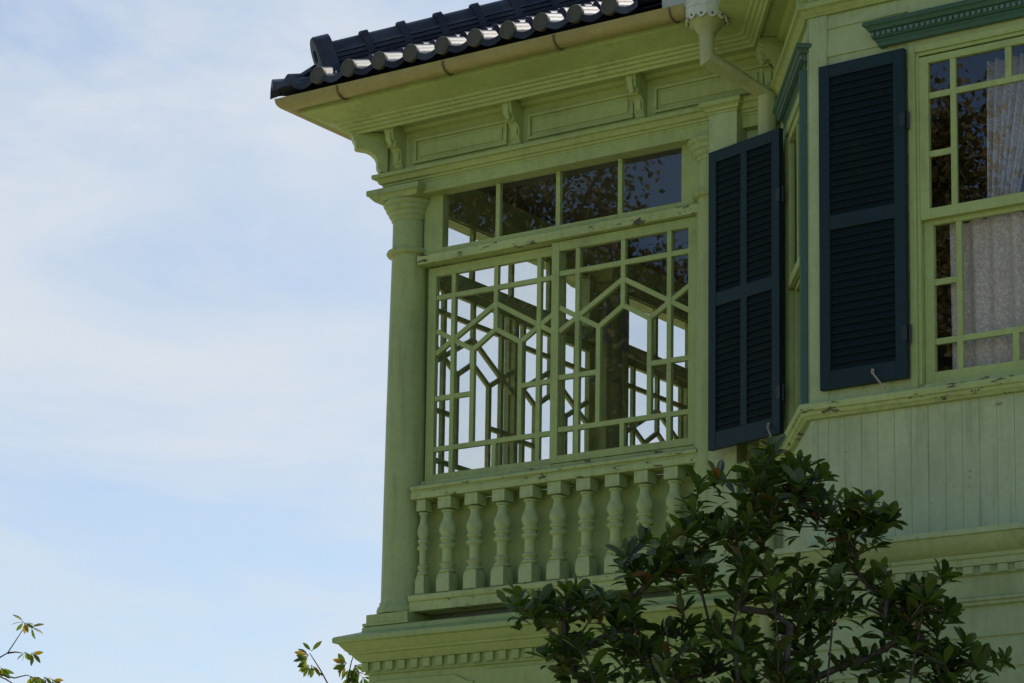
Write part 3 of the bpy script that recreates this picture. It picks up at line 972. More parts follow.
# ---- shutters
M_HINGE = paint('painted_hinge', (0.02, 0.025, 0.03), rough=0.5)
def shutter(hinge, free, hinge_side, z0, z1, mid_stile, mid_z, label=None):
    """hinge/free: plan points; built on its own plane"""
    hx, hy = hinge; fx, fy = free
    l = sqrt((hx - fx) ** 2 + (hy - fy) ** 2)
    ux, uy = (hx - fx) / l, (hy - fy) / l
    nx, ny = uy, -ux

    def T(p): return (fx + ux * p[0] + nx * p[1], fy + uy * p[0] + ny * p[1], p[2])
    mm = MB(T)
    st, rt, rb = 0.068, 0.075, 0.105
    o0, o1 = -0.018, 0.018
    mm.box(0, st, o0, o1, z0, z1); mm.box(l - st, l, o0, o1, z0, z1)
    mm.box(st, l - st, o0 + .001, o1 - .001, z0, z0 + rb); mm.box(st, l - st, o0 + .001, o1 - .001, z1 - rt, z1)
    mm.box(st, l - st, o0 + .0015, o1 - .0015, mid_z - 0.042, mid_z + 0.042)
    fields = [(st, l - st)]
    if mid_stile:
        c = l / 2
        mm.box(c - 0.028, c + 0.028, o0 + .002, o1 - .002, z0 + rb, z1 - rt)
        fields = [(st, c - 0.028), (c + 0.028, l - st)]
    s = mm.build('shutter', M_NAVY, HOUSE, bevel=0.003)
    lv = MB(T)
    for a, b in fields:
        for za, zb in ((z0 + rb, mid_z - 0.042), (mid_z + 0.042, z1 - rt)):
            n = max(1, round((zb - za) / 0.043))
            p = (zb - za) / n
            for i in range(n):
                zc = za + p * (i + 0.5)
                e = R.uniform(-0.004, 0.004)
                q = [(-0.008, zc + 0.030 + e), (-0.002, zc + 0.033 + e), (0.0138, zc - 0.021 + e), (0.0128, zc - 0.027 + e), (0.009, zc - 0.028 + e)]
                lv.prism_side([(o, zz) for o, zz in q], a + 0.001, b - 0.001)
    lv.build('louvres', M_LOUVRE, s, smooth=0)
    for zc in (z0 + 0.25, z1 - 0.42):
        hg = MB(T)
        hg.tube([(l + 0.010, -0.004, zc - 0.05), (l + 0.010, -0.004, zc + 0.05)], 0.010, 10)
        hg.box(l - 0.03, l + 0.006, 0.0182, 0.021, zc - 0.04, zc + 0.04)
        hg.build('hinge', M_HINGE, s)
    hk = MB(T)
    xk = l * 0.62 if not mid_stile else l * 0.86
    hk.tube([(xk, 0.022, z0 + 0.062), (xk, 0.034, z0 + 0.060), (xk + 0.008, 0.042, z0 + 0.050), (xk + 0.09, 0.085, z0 - 0.038), (xk + 0.105, 0.080, z0 - 0.050)], 0.0055, 8)
    hk.box(xk - 0.008, xk + 0.008, 0.018, 0.026, z0 + 0.048, z0 + 0.076)
    hk.tube([(xk + 0.105, 0.078, z0 - 0.066), (xk + 0.105, 0.080, z0 - 0.034)], 0.009, 8)
    hk.build('stay_hook', M_BRASS, s)
    return s


shutter((4.372, -1.268), (3.824, -1.248), 'r', 5.572, 7.465, False, 6.532)
shutter((3.134, -0.470), (2.530, -0.285), 'r', 5.572, 7.465, True, 6.510)

# ---- gutter with straps
M_STRAP = paint('strap_paint', (0.13, 0.11, 0.055), rough=0.5, dirt=0.5)
GR = 0.066
gc_o, gc_z = 0.602, 8.306
prof = []
for k in range(13):
    a = pi + pi * k / 12
    prof.append((gc_o + GR * cos(a), gc_z + GR * sin(a)))
prof.append((gc_o + GR + 0.004, gc_z + 0.008)); prof.append((gc_o + GR - 0.004, gc_z + 0.008))
for k in range(12, -1, -1):
    a = pi + pi * k / 12
    prof.append((gc_o + (GR - 0.004) * cos(a), gc_z + (GR - 0.004) * sin(a)))
m = MB(); m.sweep([(0, RET_END), (0, 0), (2.56, 0)], prof)
GUT = m.build('gutter', M_GUTTER, HOUSE, smooth=40)
m = MB(T_front); m.lathe([(0.001, 0), (GR, 0)], 0, 0, 4)
for i, s in enumerate((-0.135, 0.735, 1.60, 2.46)):
    mm = MB(T_front)
    pts = [(s, gc_o + (GR + 0.004) * cos(pi * 1.12 + pi * 0.88 * k / 10), gc_z + (GR + 0.004) * sin(pi * 1.12 + pi * 0.88 * k / 10)) for k in range(11)]
    mm.tube(pts, 0.0075, 6); mm.tube([pts[0], (pts[0][0], pts[0][1] - 0.028, pts[0][2] - 0.012)], 0.013, 8)
    mm.build('gutter_strap', M_STRAP, GUT)
for s in (0.3, 1.2, 2.1, 3.0, 3.9, 4.8, 5.7):
    mm = MB(T_return)
    pts = [(s, gc_o + (GR + 0.004) * cos(pi * 1.12 + pi * 0.88 * k / 10), gc_z + (GR + 0.004) * sin(pi * 1.12 + pi * 0.88 * k / 10)) for k in range(11)]
    mm.tube(pts, 0.0075, 6); mm.tube([pts[0], (pts[0][0], pts[0][1] - 0.028, pts[0][2] - 0.012)], 0.013, 8)
    mm.build('gutter_strap', M_STRAP, GUT)

# ---- rainwater hopper and downpipe
HX, HY = 2.690, -0.60
p0, p1, p2 = Vector((HX, HY, 8.12)), Vector((HX, HY, 7.955)), Vector((2.885, -0.200, 7.800))
m = MB()
m.tube([p0, p1, p2, Vector((2.885, -0.2, 5.50)), Vector((2.885, -0.2, 0.1))], [0.052, 0.058, 0.060, 0.052, 0.052], 20)
PIPE = m.build('downpipe', M_PIPE, HOUSE, smooth=24)
m = MB()
m.lathe([(0.054, 8.10), (0.058, 8.115), (0.075, 8.135), (0.105, 8.175), (0.118, 8.195), (0.118, 8.24)], HX, HY, 28)
m.build('funnel', M_PIPE, PIPE, smooth=60)
m = MB()                 # the drum with a scalloped skirt, its holes are dark discs
seg = 72
vs = []; fs = []
for k in range(seg):
    a = 2 * pi * k / seg
    sc = abs(sin(k * pi * 12 / seg))
    zb = 8.205 - 0.030 * sc
    rr = 0.130
    vs += [(HX + (rr + 0.003) * cos(a), HY + (rr + 0.003) * sin(a), zb), (HX + rr * cos(a), HY + rr * sin(a), 8.225),
           (HX + rr * cos(a), HY + rr * sin(a), 8.50), (HX + (rr - 0.008) * cos(a), HY + (rr - 0.008) * sin(a), 8.50),
           (HX + (rr - 0.008) * cos(a), HY + (rr - 0.008) * sin(a), zb)]
for k in range(seg):
    k2 = (k + 1) % seg
    for j in range(5):
        j2 = (j + 1) % 5
        fs.append((k * 5 + j, k2 * 5 + j, k2 * 5 + j2, k * 5 + j2))
m.add(vs, fs)
for zz in (8.262, 8.30, 8.34):
    m.lathe([(0.129, zz - 0.006), (0.134, zz - 0.003), (0.134, zz + 0.003), (0.129, zz + 0.006)], HX, HY, 36)
HOP = m.build('hopper_drum', M_HOPPER, PIPE, smooth=40)
m = MB()
for k in range(12):
    a = 2 * pi * (k + 0.5) / 12
    c = Vector((HX + 0.1335 * cos(a), HY + 0.1335 * sin(a), 8.200)); d = Vector((cos(a), sin(a), 0))
    m.tube([c - d * 0.002, c + d * 0.0012], 0.0075, 10)
m.build('hole_shade_disc', M_HOLE_SHADE, PIPE)  # solid dark discs stand in for the shaded holes

# ---- tiled roof
SLOPE = 0.48
EAVE_O, EAVE_Z = 0.690, 8.375
PITCH = 0.2575


def tile_z(u):
    """cross-section of a pantile, u in 0..1: roll first, then a wide hollow"""
    if u < 0.36:
        return 0.058 * sin(pi * u / 0.36) ** 0.8
    t = (u - 0.36) / 0.64
    return -0.030 * sin(pi * t)


def roof_plane(T, s_first, ncol, nrow, hip_sign, s_limit):
    mm = MB(T)
    US = [0, .04, .09, .14, .18, .22, .27, .32, .36, .44, .54, .66, .78, .9, 1.0]
    run = 0.235
    for j in range(nrow):
        for i in range(ncol):
            s0 = s_first + i * PITCH
            back = j * run
            if s0 + PITCH * 0.5 < -EAVE_O + back + 0.12 or s0 > s_limit: continue
            o_f, o_b = EAVE_O - back, EAVE_O - back - run - 0.03
            zf, zb = EAVE_Z + SLOPE * back + 0.028, EAVE_Z + SLOPE * (back + run) + 0.004
            w = 1.0
            dz = R.uniform(-0.006, 0.005); s0 += R.uniform(-0.004, 0.004); o_f += R.uniform(-0.008, 0.006)
            vs = []
            for u in US: vs.append((s0 + u * PITCH * 1.0, o_f, zf + tile_z(u) + dz))
            for u in US: vs.append((s0 + u * PITCH * 1.0, o_b, zb + tile_z(u) + dz))
            th = 0.020 if j else 0.046
            for u in US: vs.append((s0 + u * PITCH, o_f + 0.0, zf + tile_z(u) * (1 if u >= .36 else 0.6) - th + dz))
            n = len(US)
            fs = [(k, k + 1, n + k + 1, n + k) for k in range(n - 1)]
            fs += [(2 * n + k, 2 * n + k + 1, k + 1, k) for k in range(n - 1)]
            mm.add(vs, fs)
    return mm.build('roof_tiles', M_TILE, ROOF, smooth=40)


# sheathing body of the roof
RY = 6.0
m = MB()
zr = EAVE_Z + SLOPE * (RY + EAVE_O)
e0 = EAVE_O - 0.06
zl = EAVE_Z - 0.012
X1 = 2.30
yb = 9.0
k = SLOPE
def rz_(t): return zl + k * (t + e0)
vs = [(-e0, -e0, zl), (X1, -e0, zl), (X1, RY, rz_(RY)), (RY, RY, rz_(RY)), (-e0, yb, zl), (RY, yb, rz_(RY))]
vs += [(-e0, -e0, zl - .02), (X1, -e0, zl - .02), (-e0, yb, zl - .02)]
m.add([(-e0, -e0, zl), (X1, -e0, zl), (X1, X1, rz_(X1))], [(0, 1, 2)])
m.add([(X1, X1, rz_(X1)), (RY, RY, rz_(RY)), (X1, RY, rz_(RY) - 0.001)], [(0, 1, 2)])
m.add([(-e0, -e0, zl), (RY, RY, rz_(RY)), (RY, yb, rz_(RY)), (-e0, yb, zl)], [(0, 1, 2, 3)])
# roof over the bay and the house body to the right
m.add([(X1, -0.2, rz_(-0.2) - 0.002), (9, -0.2, rz_(-0.2)), (9, RY, rz_(RY)), (X1, RY, rz_(RY) - 0.002)], [(0, 1, 2, 3)])
m.add([(2.95, -0.2, 8.350), (3.72, -1.45, 8.350), (9, -1.45, 8.350), (9, 0.6, 9.2), (3.9, 0.6, 9.2)], [(0, 1, 2, 3, 4)])
m.add([(RY, RY, rz_(RY)), (9, RY, rz_(RY)), (9, yb + 3, zl + 1.0), (RY, yb, rz_(RY))], [(0, 1, 2, 3)])
ROOF = m.build('roof', M_TILE, HOUSE, smooth=0)
S_FIRST = -0.285 - 0.18 * PITCH - 2 * PITCH
roof_plane(T_front, S_FIRST + PITCH, 11, 14, 1, 2.05)
roof_plane(T_return, -0.33 - PITCH, 30, 12, 1, RET_END)


def end_disc(T, s):
    mm = MB(T)
    n = 20
    z = EAVE_Z + 0.028 + 0.002
    r = 0.060
    o0, o1 = EAVE_O - 0.02, EAVE_O + 0.012
    vs = []
    for (oo, rr) in ((o0, r), (o1 - 0.006, r), (o1, r - 0.006), (o1, r - 0.016), (o1 - 0.004, r - 0.020)):
        vs += [(s + rr * cos(2 * pi * i / n), oo, z + rr * sin(2 * pi * i / n)) for i in range(n)]
    fs = []
    for a in range(4):
        fs += [(a * n + i, a * n + (i + 1) % n, (a + 1) * n + (i + 1) % n, (a + 1) * n + i) for i in range(n)]
    fs.append(tuple(range(4 * n, 5 * n)))
    mm.add(vs, fs)
    mm.build('end_tile', M_ENDTILE, ROOF, smooth=40)


M_ENDTILE = paint('unglazed_tile_end', (0.075, 0.075, 0.065), rough=0.7, dirt=0.4, dirt_col=(0.03, 0.03, 0.03))
for i in range(11):
    s = -0.285 - 0.0 + (i - 0) * PITCH
    if s < 2.2: end_disc(T_front, s)
for i in range(28):
    end_disc(T_return, -0.28 + i * PITCH)
m = MB(T_front)      # pale flashing board where the tiles stop against the bay
m.box(2.302, 2.69, -0.2, 0.50, 8.347, 8.80)
m.build('flashing_board', M_HOPPER, HOUSE, bevel=0.002)

# hip ridge up the corner
HD = Vector((1, 1, SLOPE)).normalized()
HU = Vector((0, 0, 1)); HS = HD.cross(HU).normalized(); HV = HS.cross(HD).normalized()
H0 = Vector((-0.37, -0.37, EAVE_Z + SLOPE * (EAVE_O - 0.37) + 0.018))


def T_hip(p):          # (across, along, up)
    q = H0 + HS * p[0] + HD * p[1] + HV * p[2]
    return (q.x, q.y, q.z)


LEN = 9.0
m = MB(T_hip)
for w, z0, z1 in ((0.098, -0.02, 0.030), (0.112, 0.030, 0.052), (0.086, 0.052, 0.066), (0.102, 0.066, 0.086), (0.078, 0.086, 0.100), (0.094, 0.100, 0.120), (0.070, 0.120, 0.150)):
    m.box(-w, w, 0.0, LEN, z0, z1)
n = 12
vs = []; 
for y in (0.0, LEN):
    vs += [(0.066 * cos(pi * i / n), y, 0.146 + 0.066 * sin(pi * i / n)) for i in range(n + 1)]
m.add(vs, [(i, i + 1, n + 2 + i, n + 1 + i) for i in range(n)])
RIDGE = m.build('hip_ridge', M_TILE, ROOF, smooth=40, bevel=0.002)
y = 0.25
while y < 4.0:
    mm = MB(T_hip)
    pts = [(-0.108, 0.015), (-0.108, 0.06), (-0.092, 0.15), (-0.078, 0.185), (-0.05, 0.222), (0, 0.234), (0.05, 0.222), (0.078, 0.185), (0.092, 0.15), (0.108, 0.06), (0.108, 0.015)]
    inn = [(x * 0.86, z - 0.012) for x, z in pts]
    poly = pts + inn[::-1]
    nn = len(pts)
    vs = [(x, y - 0.026, z) for x, z in pts] + [(x, y + 0.026, z) for x, z in pts] + [(x, y - 0.026, z) for x, z in inn] + [(x, y + 0.026, z) for x, z in inn]
    fs = []
    for i in range(nn - 1):
        fs += [(i, i + 1, nn + i + 1, nn + i), (i, 2 * nn + i, 2 * nn + i + 1, i + 1), (nn + i, nn + i + 1, 3 * nn + i + 1, 3 * nn + i)]
    mm.add(vs, fs)
    mm.build('ridge_band', M_TILE, ROOF, smooth=35)
    y += 0.268
# ridge end ornament: arched slab with a round hollow
mm = MB(T_hip)
out = []
for i in range(17):
    a = pi * i / 16
    out.append((0.128 * cos(a), 0.150 + 0.118 * sin(a)))
out = [(0.155, -0.045), (0.135, 0.02)] + out + [(-0.135, 0.02), (-0.155, -0.045)]
nn = len(out)
hole = []
for (x, z) in out:
    d = Vector((x, z - 0.13)); d = d.normalized() * 0.040
    hole.append((d.x, 0.13 + d.y))
y0, y1 = -0.115, 0.0
vs = [(x, y1, z) for x, z in out] + [(x, y0 + 0.012, z) for x, z in out] + [(x * 0.88, y0, z * 0.94 + 0.008) for x, z in out]
vs += [(x * 1.25, y0, (z - .13) * 1.25 + .13) for x, z in hole] + [(x, y0 + 0.025, z) for x, z in hole]
fs = []
for a in range(4):
    fs += [(a * nn + i, a * nn + (i + 1) % nn, (a + 1) * nn + (i + 1) % nn, (a + 1) * nn + i) for i in range(nn)]
fs += [tuple(range(4 * nn, 5 * nn)), tuple(range(nn - 1, -1, -1))]
mm.add(vs, fs)
mm.build('ridge_end_tile', M_TILE, ROOF, smooth=35)
# flared corner tile at the tip of the eave
mm = MB()
vs = []; fs = []
cols, rows = 9, 8
HX2 = Vector((1, -1, 0)).normalized()
for j in range(rows + 1):
    t = j / rows
    base = Vector((-0.685, -0.685, EAVE_Z + 0.075)) + Vector((1, 1, 0)) * (0.36 * t) + Vector((0, 0, 0.36 * t * SLOPE - 0.05 * sin(min(1, t * 1.4) * pi / 2)))
    for i in range(cols + 1):
        u = i / cols * 2 - 1
        q = base + HX2 * (u * (0.085 + 0.10 * t)) + Vector((0, 0, -0.055 * u * u))
        vs.append(tuple(q))
nv = len(vs)
vs += [(x, y, z - (0.055 if (i // (cols + 1)) == 0 else 0.03)) for i, (x, y, z) in enumerate(vs)]
for j in range(rows):
    for i in range(cols):
        a = j * (cols + 1) + i
        fs += [(a, a + 1, a + cols + 2, a + cols + 1), (nv + a, nv + a + cols + 1, nv + a + cols + 2, nv + a + 1)]
for i in range(cols): fs.append((i, nv + i, nv + i + 1, i + 1))
for j in range(rows):
    a, b = j * (cols + 1), (j + 1) * (cols + 1)
    fs += [(a, b, nv + b, nv + a), (a + cols, nv + a + cols, nv + b + cols, b + cols)]
mm.add(vs, fs)
mm.build('corner_tile', M_TILE, ROOF, smooth=50)

# ---- rest of the house body, out of sight behind
m = MB(); m.box(2.61, 9.0, 1.75, 9.0, 0, 8.1); m.box(XE + 0.01, 9.0, -1.2, 1.74, 0, 8.1)
m.build('wall', M_BOARD, HOUSE, smooth=0)

# ------------------------------------------------------------------ curtains behind the bay window
def curtain(name, label, left, right, ytop, zs, amp, folds, seed):
    rr = random.Random(seed)
    mm = MB()
    nu, nv_ = 90, 40
    ph = [rr.uniform(0, 6) for _ in range(4)]
    vs = []
    for j in range(nv_ + 1):
        z = zs[0] + (zs[1] - zs[0]) * j / nv_
        xl, xr = left(z), right(z)
        for i in range(nu + 1):
            u = i / nu
            y = ytop + amp * (sin(u * folds * 2 * pi + ph[0] + 0.4 * sin(z * 2)) + 0.4 * sin(u * folds * 4.3 + ph[1] + z))
            vs.append((xl + (xr - xl) * u, y, z))
    fs = []
    for j in range(nv_):
        for i in range(nu):
            a = j * (nu + 1) + i
            fs.append((a, a + 1, a + nu + 2, a + nu + 1))
    mm.add(vs, fs)
    o = mm.build(name, M_LACE, smooth=80)
    o['label'] = label; o['category'] = 'curtain'; o['group'] = 'lace curtains in the bay window'
    return o


def lerp(a, b, t): return a + (b - a) * max(0, min(1, t))
curtain('lace_curtain', 'white lace curtain gathered in a narrow drape behind the upper bay window sash', lambda z: 4.66 - 0.2 * max(0, 6.4 - z), lambda z: lerp(4.80, 5.02, (z - 6.5) / 0.9) if z > 6.5 else 4.82, -0.84, (5.52, 7.46), 0.022, 7, 3)
curtain('lace_curtain', 'wide white lace curtain filling the lower bay window sash', lambda z: 4.56, lambda z: 5.56, -1.095, (5.52, 6.46), 0.022, 8, 5)

# ------------------------------------------------------------------ plants
def leaf_geo(mm, base, d, nrm, L, Wd, fold=0.25, curl=0.25, rows=(0.0, 0.3, 0.6, 0.85, 1.0), wid=(0.12, 0.75, 1.0, 0.6, 0.03)):
    """one leaf: midrib along d, folded and curled blade"""
    d = d.normalized()
    s = d.cross(nrm)
    if s.length < 1e-4: s = d.orthogonal()
    s.normalize()
    n = s.cross(d).normalized()
    vs = []
    for t, w in zip(rows, wid):
        c = base + d * (L * t) - n * (curl * L * t * t)
        hw = Wd * 0.5 * w
        vs += [c + s * hw + n * (fold * hw), c, c - s * hw + n * (fold * hw)]
    fs = []
    for i in range(len(rows) - 1):
        a = i * 3
        fs += [(a, a + 1, a + 4, a + 3), (a + 1, a + 2, a + 5, a + 4)]
    mm.add(vs, fs)


def rnd_unit(rr):
    while True:
        v = Vector((rr.uniform(-1, 1), rr.uniform(-1, 1), rr.uniform(-1, 1)))
        if 0.1 < v.length < 1: return v.normalized()


def grow(base, stem_pts, targets, rr, bend=0.12):
    """join every target to the nearest earlier node, nearest targets first; returns nodes (pos, parent)"""
    nodes = [(Vector(base), -1)]
    for chain in stem_pts:
        par = 0
        for p in chain:
            nodes.append((Vector(p), par)); par = len(nodes) - 1
    b = Vector(base)
    first_tip = len(nodes)
    tips = []
    for t in sorted(targets, key=lambda q: (q - b).length):
        best, bi = 1e9, 0
        for i, (p, par) in enumerate(nodes):
            v = t - p
            l = v.length
            pen = l + max(0, (p.z - t.z)) * 1.2 + 0.02
            if par >= 0:
                dd = p - nodes[par][0]
                if dd.length > 1e-5 and l > 1e-5:
                    pen += l * 0.5 * (1 - dd.normalized().dot(v / l))
            if pen < best: best, bi = pen, i
        p = nodes[bi][0]
        par = bi
        l = (t - p).length
        ns = max(1, int(l / 0.18))
        off = rnd_unit(rr) * l * bend
        for k in range(1, ns + 1):
            f = k / ns
            q = p.lerp(t, f) + off * sin(pi * f) * (0 if ns == 1 else 1) + Vector((0, 0, -0.06 * l * sin(pi * f)))
            nodes.append((q, par)); par = len(nodes) - 1
        tips.append(par)
    return nodes, tips


def branch_mesh(mm, nodes, tips, r_tip, expo=0.42, seg=6):
    n = len(nodes)
    w = [0.0] * n
    for t in tips: w[t] += 1
    kids = [[] for _ in range(n)]
    for i in range(n - 1, 0, -1):
        w[nodes[i][1]] += w[i]
    for i in range(1, n): kids[nodes[i][1]].append(i)
    rad = [r_tip * max(1, x) ** expo for x in w]
    # chains: follow the heaviest child
    start = [(0, None)]
    while start:
        i, par = start.pop()
        chain = [] if par is None else [par]
        j = i
        while True:
            chain.append(j)
            if not kids[j]: break
            ks = sorted(kids[j], key=lambda q: -w[q])
            for k in ks[1:]: start.append((k, j))
            j = ks[0]
        if len(chain) > 1:
            rr_ = [rad[c] for c in chain]
            if par is not None: rr_[0] = min(rad[par], rr_[1] * 1.15)
            mm.tube([nodes[c][0] for c in chain], rr_, seg)
    return rad


# evergreen shrub in front of the house
def evergreen():
    rr = random.Random(21)
    base = Vector((4.60, -3.15, 0.0))
    t = thing('evergreen_tree', 'dark evergreen tree with whorled glossy leaves in front of the green house', 'tree', tuple(base))
    B = Vector((0, 0, 0))
    right = Vector((0.824, 0.567, 0.014)); depth = Vector((-0.56, 0.809, 0.179)); upv = Vector((0.09, -0.156, 0.984))
    Cc = Vector((11.40433, -15.19675, 1.6))
    d0 = 14.3

    def at(px, py, dd=0.0):
        dv = (depth + right * ((px - 512) / 2913.09) - upv * ((py - 580) / 2913.09))
        return Cc + dv * (d0 + dd) - base
    # rounded masses of the crown, sizes in metres: position, half width, half height
    masses = [(772, 480, .15, .12), (735, 520, .26, .18), (808, 500, .20, .15), (700, 555, .26, .20), (765, 575, .38, .26), (655, 575, .20, .13), (600, 607, .26, .10),
              (548, 608, .16, .06), (615, 650, .32, .15), (690, 640, .36, .22), (565, 655, .12, .08), (780, 650, .40, .28), (845, 545, .13, .13), (866, 520, .10, .08), (825, 605, .20, .18), (885, 600, .18, .10),
              (920, 597, .15, .07), (900, 645, .32, .17), (950, 658, .18, .10), (680, 700, .50, .30), (850, 705, .55, .30), (945, 705, .2, .12), (600, 705, .38, .2), (760, 740, .7, .4)]
    targets = []
    for px, py, hw, hh in masses:
        n = int(10 + 175 * hw * hh)
        for _ in range(n):
            v = rnd_unit(rr) * (rr.random() ** 0.45)
            targets.append(at(px, py, v.y * hw * 1.5) + right * (v.x * hw) + upv * (v.z * hh))
    # picture-edge sprays
    for px, py in ((512, 603), (524, 598), (768, 452), (775, 446), (784, 458), (800, 466), (820, 468), (870, 500), (885, 512), (940, 572), (930, 590), (1000, 655), (975, 655), (700, 478), (690, 500), (640, 535), (628, 545),
                   (880, 570), (850, 492), (722, 470), (755, 465), (950, 605)):
        for q in range(2):
            targets.append(at(px + rr.uniform(-5, 5), py + 3 + rr.uniform(-4, 6), rr.uniform(-.3, .3)))
    stems = []
    for (sx, spread) in ((-0.5, .2), (-0.18, .1), (0.05, .15), (0.3, .2), (0.7, .3)):
        ch = []
        for k in range(1, 9):
            f = k / 8
            ch.append(B + right * (sx * f ** 1.3 + rr.uniform(-.03, .03)) + depth * (rr.uniform(-.1, .1) * f + spread * f * rr.choice((-1, 1)) * .3) + Vector((0, 0, 3.75 * f + 0.02 * k)))
        stems.append(ch)
    nodes, tips = grow(B, stems, targets, rr)
    bm_ = MB()
    branch_mesh(bm_, nodes, tips, 0.0032, 0.40)
    bm_.build('trunk', M_BARK, t, smooth=60, recalc=False)
    lm = MB()
    for ti in tips:
        p, par = nodes[ti]
        ax = (p - nodes[par][0])
        ax = (ax.normalized() * 0.6 + Vector((0, 0, 0.95)) + rnd_unit(rr) * 0.25).normalized()
        nl = rr.randint(6, 10)
        a0 = rr.uniform(0, 6.28)
        o1 = ax.orthogonal().normalized(); o2 = ax.cross(o1)
        for k in range(nl):
            a = a0 + k * 2.4
            tilt = rr.uniform(0.30, 1.30)
            d = ax * cos(tilt) + (o1 * cos(a) + o2 * sin(a)) * sin(tilt)
            L = rr.uniform(0.058, 0.135)
            nn = (ax + rnd_unit(rr) * 0.35).normalized()
            leaf_geo(lm, p - ax * rr.uniform(0, 0.045), d, nn, L, L * rr.uniform(0.32, 0.44), fold=rr.uniform(0.1, 0.45), curl=rr.uniform(0.0, 0.35),
                     rows=(0, .18, .45, .72, .9, 1), wid=(.12, .42, .85, 1.0, .66, .04))
        for k in range(rr.randint(0, 3)):           # a few leaves lower on the twig
            a = rr.uniform(0, 6.28)
            d = ax * 0.3 + (o1 * cos(a) + o2 * sin(a))
            L = rr.uniform(0.07, 0.11)
            leaf_geo(lm, p - ax * rr.uniform(0.05, 0.14), d, (ax + rnd_unit(rr) * .4).normalized(), L, L * 0.4, curl=0.3)
    lm.build('crown', M_BUSHLEAF, t, smooth=60, recalc=False)


evergreen()


def sapling(label, chains_px, d0, seed, leaf_len, tip_px, group=None):
    """slender young tree whose compound leaves hang in fans from the shoot tips"""
    rr = random.Random(seed)
    right = Vector((0.824, 0.567, 0.014)); depth = Vector((-0.56, 0.809, 0.179)); upv = Vector((0.09, -0.156, 0.984))
    Cc = Vector((11.40433, -15.19675, 1.6))

    def at(px, py, dd=0.0):
        return Cc + (depth + right * ((px - 512) / 2913.09) - upv * ((py - 580) / 2913.09)) * (d0 + dd)
    b = at(*chains_px[0][0]); base = Vector((b.x, b.y, 0))
    t = thing('young_tree', label, 'tree', tuple(base))
    mm = MB()
    first = at(*chains_px[0][0]) - base
    mm.tube([(0, 0, 0), (0.05, 0.02, first.z * 0.35), (-0.03, 0.03, first.z * 0.7), first], [0.045, 0.035, 0.022, 0.012], 8)
    for ch in chains_px:
        pts = [at(*p) - base for p in ch]
        n = len(pts)
        mm.tube(pts, [lerp(0.009, 0.003, i / max(1, n - 1)) for i in range(n)], 6)
    lm = MB()
    for px, py, n, dxp, dyp in tip_px:
        p = at(px, py, rr.uniform(-.05, .05)) - base
        out = (right * dxp - upv * dyp).normalized()
        n += 1
        for k in range(n):
            f = (k / max(1, n - 1) - 0.5) * 2 if n > 1 else 0
            side = right * (-out.dot(upv)) + upv * out.dot(right)
            d = out + side * f * 1.0 + depth * rr.uniform(-0.6, 0.6)
            L = leaf_len * rr.uniform(0.8, 1.15)
            nn = (rnd_unit(rr) * 0.6 - depth * 0.6 + upv * 0.4).normalized()
            st = p + d.normalized() * leaf_len * 0.15
            leaf_geo(lm, st, d, nn, L, L * rr.uniform(0.36, 0.46), fold=0.25, curl=rr.uniform(0, .3), rows=(0, .25, .55, .8, 1), wid=(.15, .8, 1, .6, .03))
            mm.tube([p, st], 0.0022, 5)
    mm.build('trunk', M_BARK, t, smooth=60, recalc=False)
    lm.build('crown', M_TWIGLEAF, t, smooth=60, recalc=False)


sapling('slender young tree with yellow-green leaf fans reaching in at the lower left of the sky',
        [[(-60, 760), (-30, 700), (-12, 665), (0, 656), (7, 652), (15, 640), (24, 626)], [(7, 652), (15, 651), (22, 652)], [(-30, 700), (-10, 672), (5, 678), (18, 686), (30, 700)],
         [(-12, 672), (2, 674), (14, 677), (26, 674), (32, 676)], [(-12, 665), (-4, 664), (0, 666)]],
        24.0, 11, 0.090,
        [(23, 621, 2, -1, 0.1), (24, 622, 3, 0.7, 0.75), (31, 626, 2, 0.7, 0.4), (25, 651, 3, -0.1, 1), (31, 652, 2, 0.8, 0.8), (1, 667, 3, 0.3, 1), (30, 676, 3, 0.3, 0.6), (44, 676, 3, 0.3, 0.7),
         (38, 676, 3, 0.0, 0.5), (52, 679, 3, 0.6, 0.6), (34, 684, 3, 0, 1)])
sapling('slender young tree with yellowing leaf fans just below the veranda corner slab',
        [[(352, 740), (338, 700), (328, 684), (320, 669), (313, 658), (309, 652)], [(322, 674), (316, 670), (311, 667)], [(345, 720), (346, 690), (348, 674), (351, 660), (354, 652)],
         [(346, 690), (352, 672), (356, 664)]],
        24.0, 5, 0.100,
        [(311, 650, 1, 0, -1), (308, 654, 3, -0.9, 0.1), (306, 658, 3, -1, 0.45), (308, 664, 3, -0.7, 0.8), (311, 664, 2, 0.0, 1), (346, 662, 3, -1, 0.05), (344, 664, 3, -0.8, 0.6), (349, 668, 3, 0.1, 1), (354, 664, 3, 0.7, 0.7),
         (356, 670, 3, 0.4, 1), (352, 656, 2, 0.2, -0.2), (362, 676, 2, 0.6, 0.9), (350, 676, 3, 0.0, 1)])


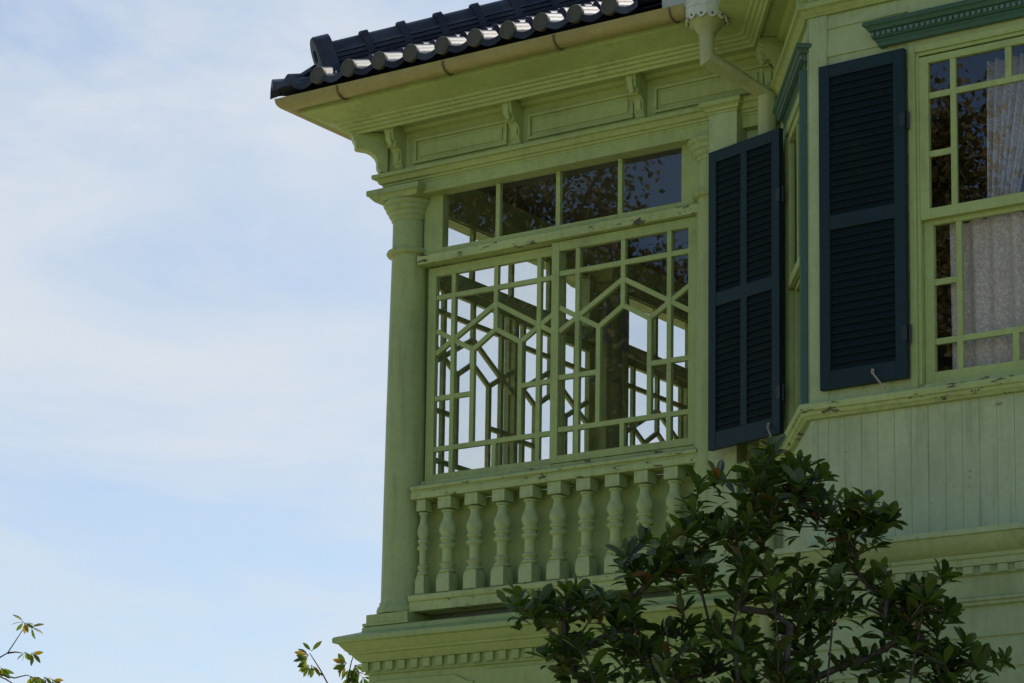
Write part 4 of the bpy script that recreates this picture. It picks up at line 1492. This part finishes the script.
# broad trees across the garden, seen in the window glass
def garden_tree(label, x, y, trunk_h, blobs, seed, leaf=0.115):
    rr = random.Random(seed)
    t = thing('broadleaf_tree', label, 'tree', (x, y, 0), 'trees across the garden mirrored in the glass')
    targets = []
    for (bx, by, bz, r) in blobs:
        for _ in range(int(56 * r)):
            v = rnd_unit(rr) * r * rr.random() ** 0.4
            targets.append(Vector((bx + v.x, by + v.y, bz + v.z * 0.85)))
    nodes, tips = grow(Vector((0, 0, 0)), [[(0.05, 0.03, trunk_h * .33), (0, 0.1, trunk_h * .66), (0.1, 0, trunk_h)]], targets, rr)
    mm = MB(); branch_mesh(mm, nodes, tips, 0.016, 0.48)
    mm.build('trunk', M_BARK, t, smooth=60, recalc=False)
    lm = MB()
    for ti in tips:
        p = nodes[ti][0]
        for k in range(rr.randint(75, 100)):
            q = p + rnd_unit(rr) * rr.uniform(0.1, 0.85)
            d = rnd_unit(rr); d.z -= 0.3
            leaf_geo(lm, q, d, rnd_unit(rr) + Vector((0, 0.4, .6)), leaf * rr.uniform(.7, 1.3), leaf * rr.uniform(.5, .8), rows=(0, .5, 1), wid=(.25, 1, .05))
    lm.build('crown', M_FARLEAF, t, smooth=0, recalc=False)


garden_tree('tall brown-leaved tree filling the left of the transom reflection', -14.6, -20.5, 6.0, [(0, 0, 9, 3.2), (-1, 0.5, 13, 3.2), (0.8, 0, 15.5, 2.4), (-2.2, 0, 17, 2.4), (1.3, 0, 12, 2.2)], 31)
garden_tree('low brown-leaved tree mirrored beside the meeting stile of the veranda sashes', -9.4, -22.0, 4.0, [(0, 0, 8, 3.0), (-1.2, 0, 11.0, 2.6), (1.0, 0.4, 10.5, 2.2), (-2.4, 0, 13.4, 1.4)], 32)
garden_tree('broad brown-leaved tree mirrored in the bay window panes', -4.6, -20.5, 4.0, [(0, 0, 7.5, 3.2), (0.8, 0, 10.6, 2.4), (-1.0, 0, 11.2, 2.3), (0.3, 0, 12.2, 1.2), (-0.6, 0, 13.9, 0.9)], 33)
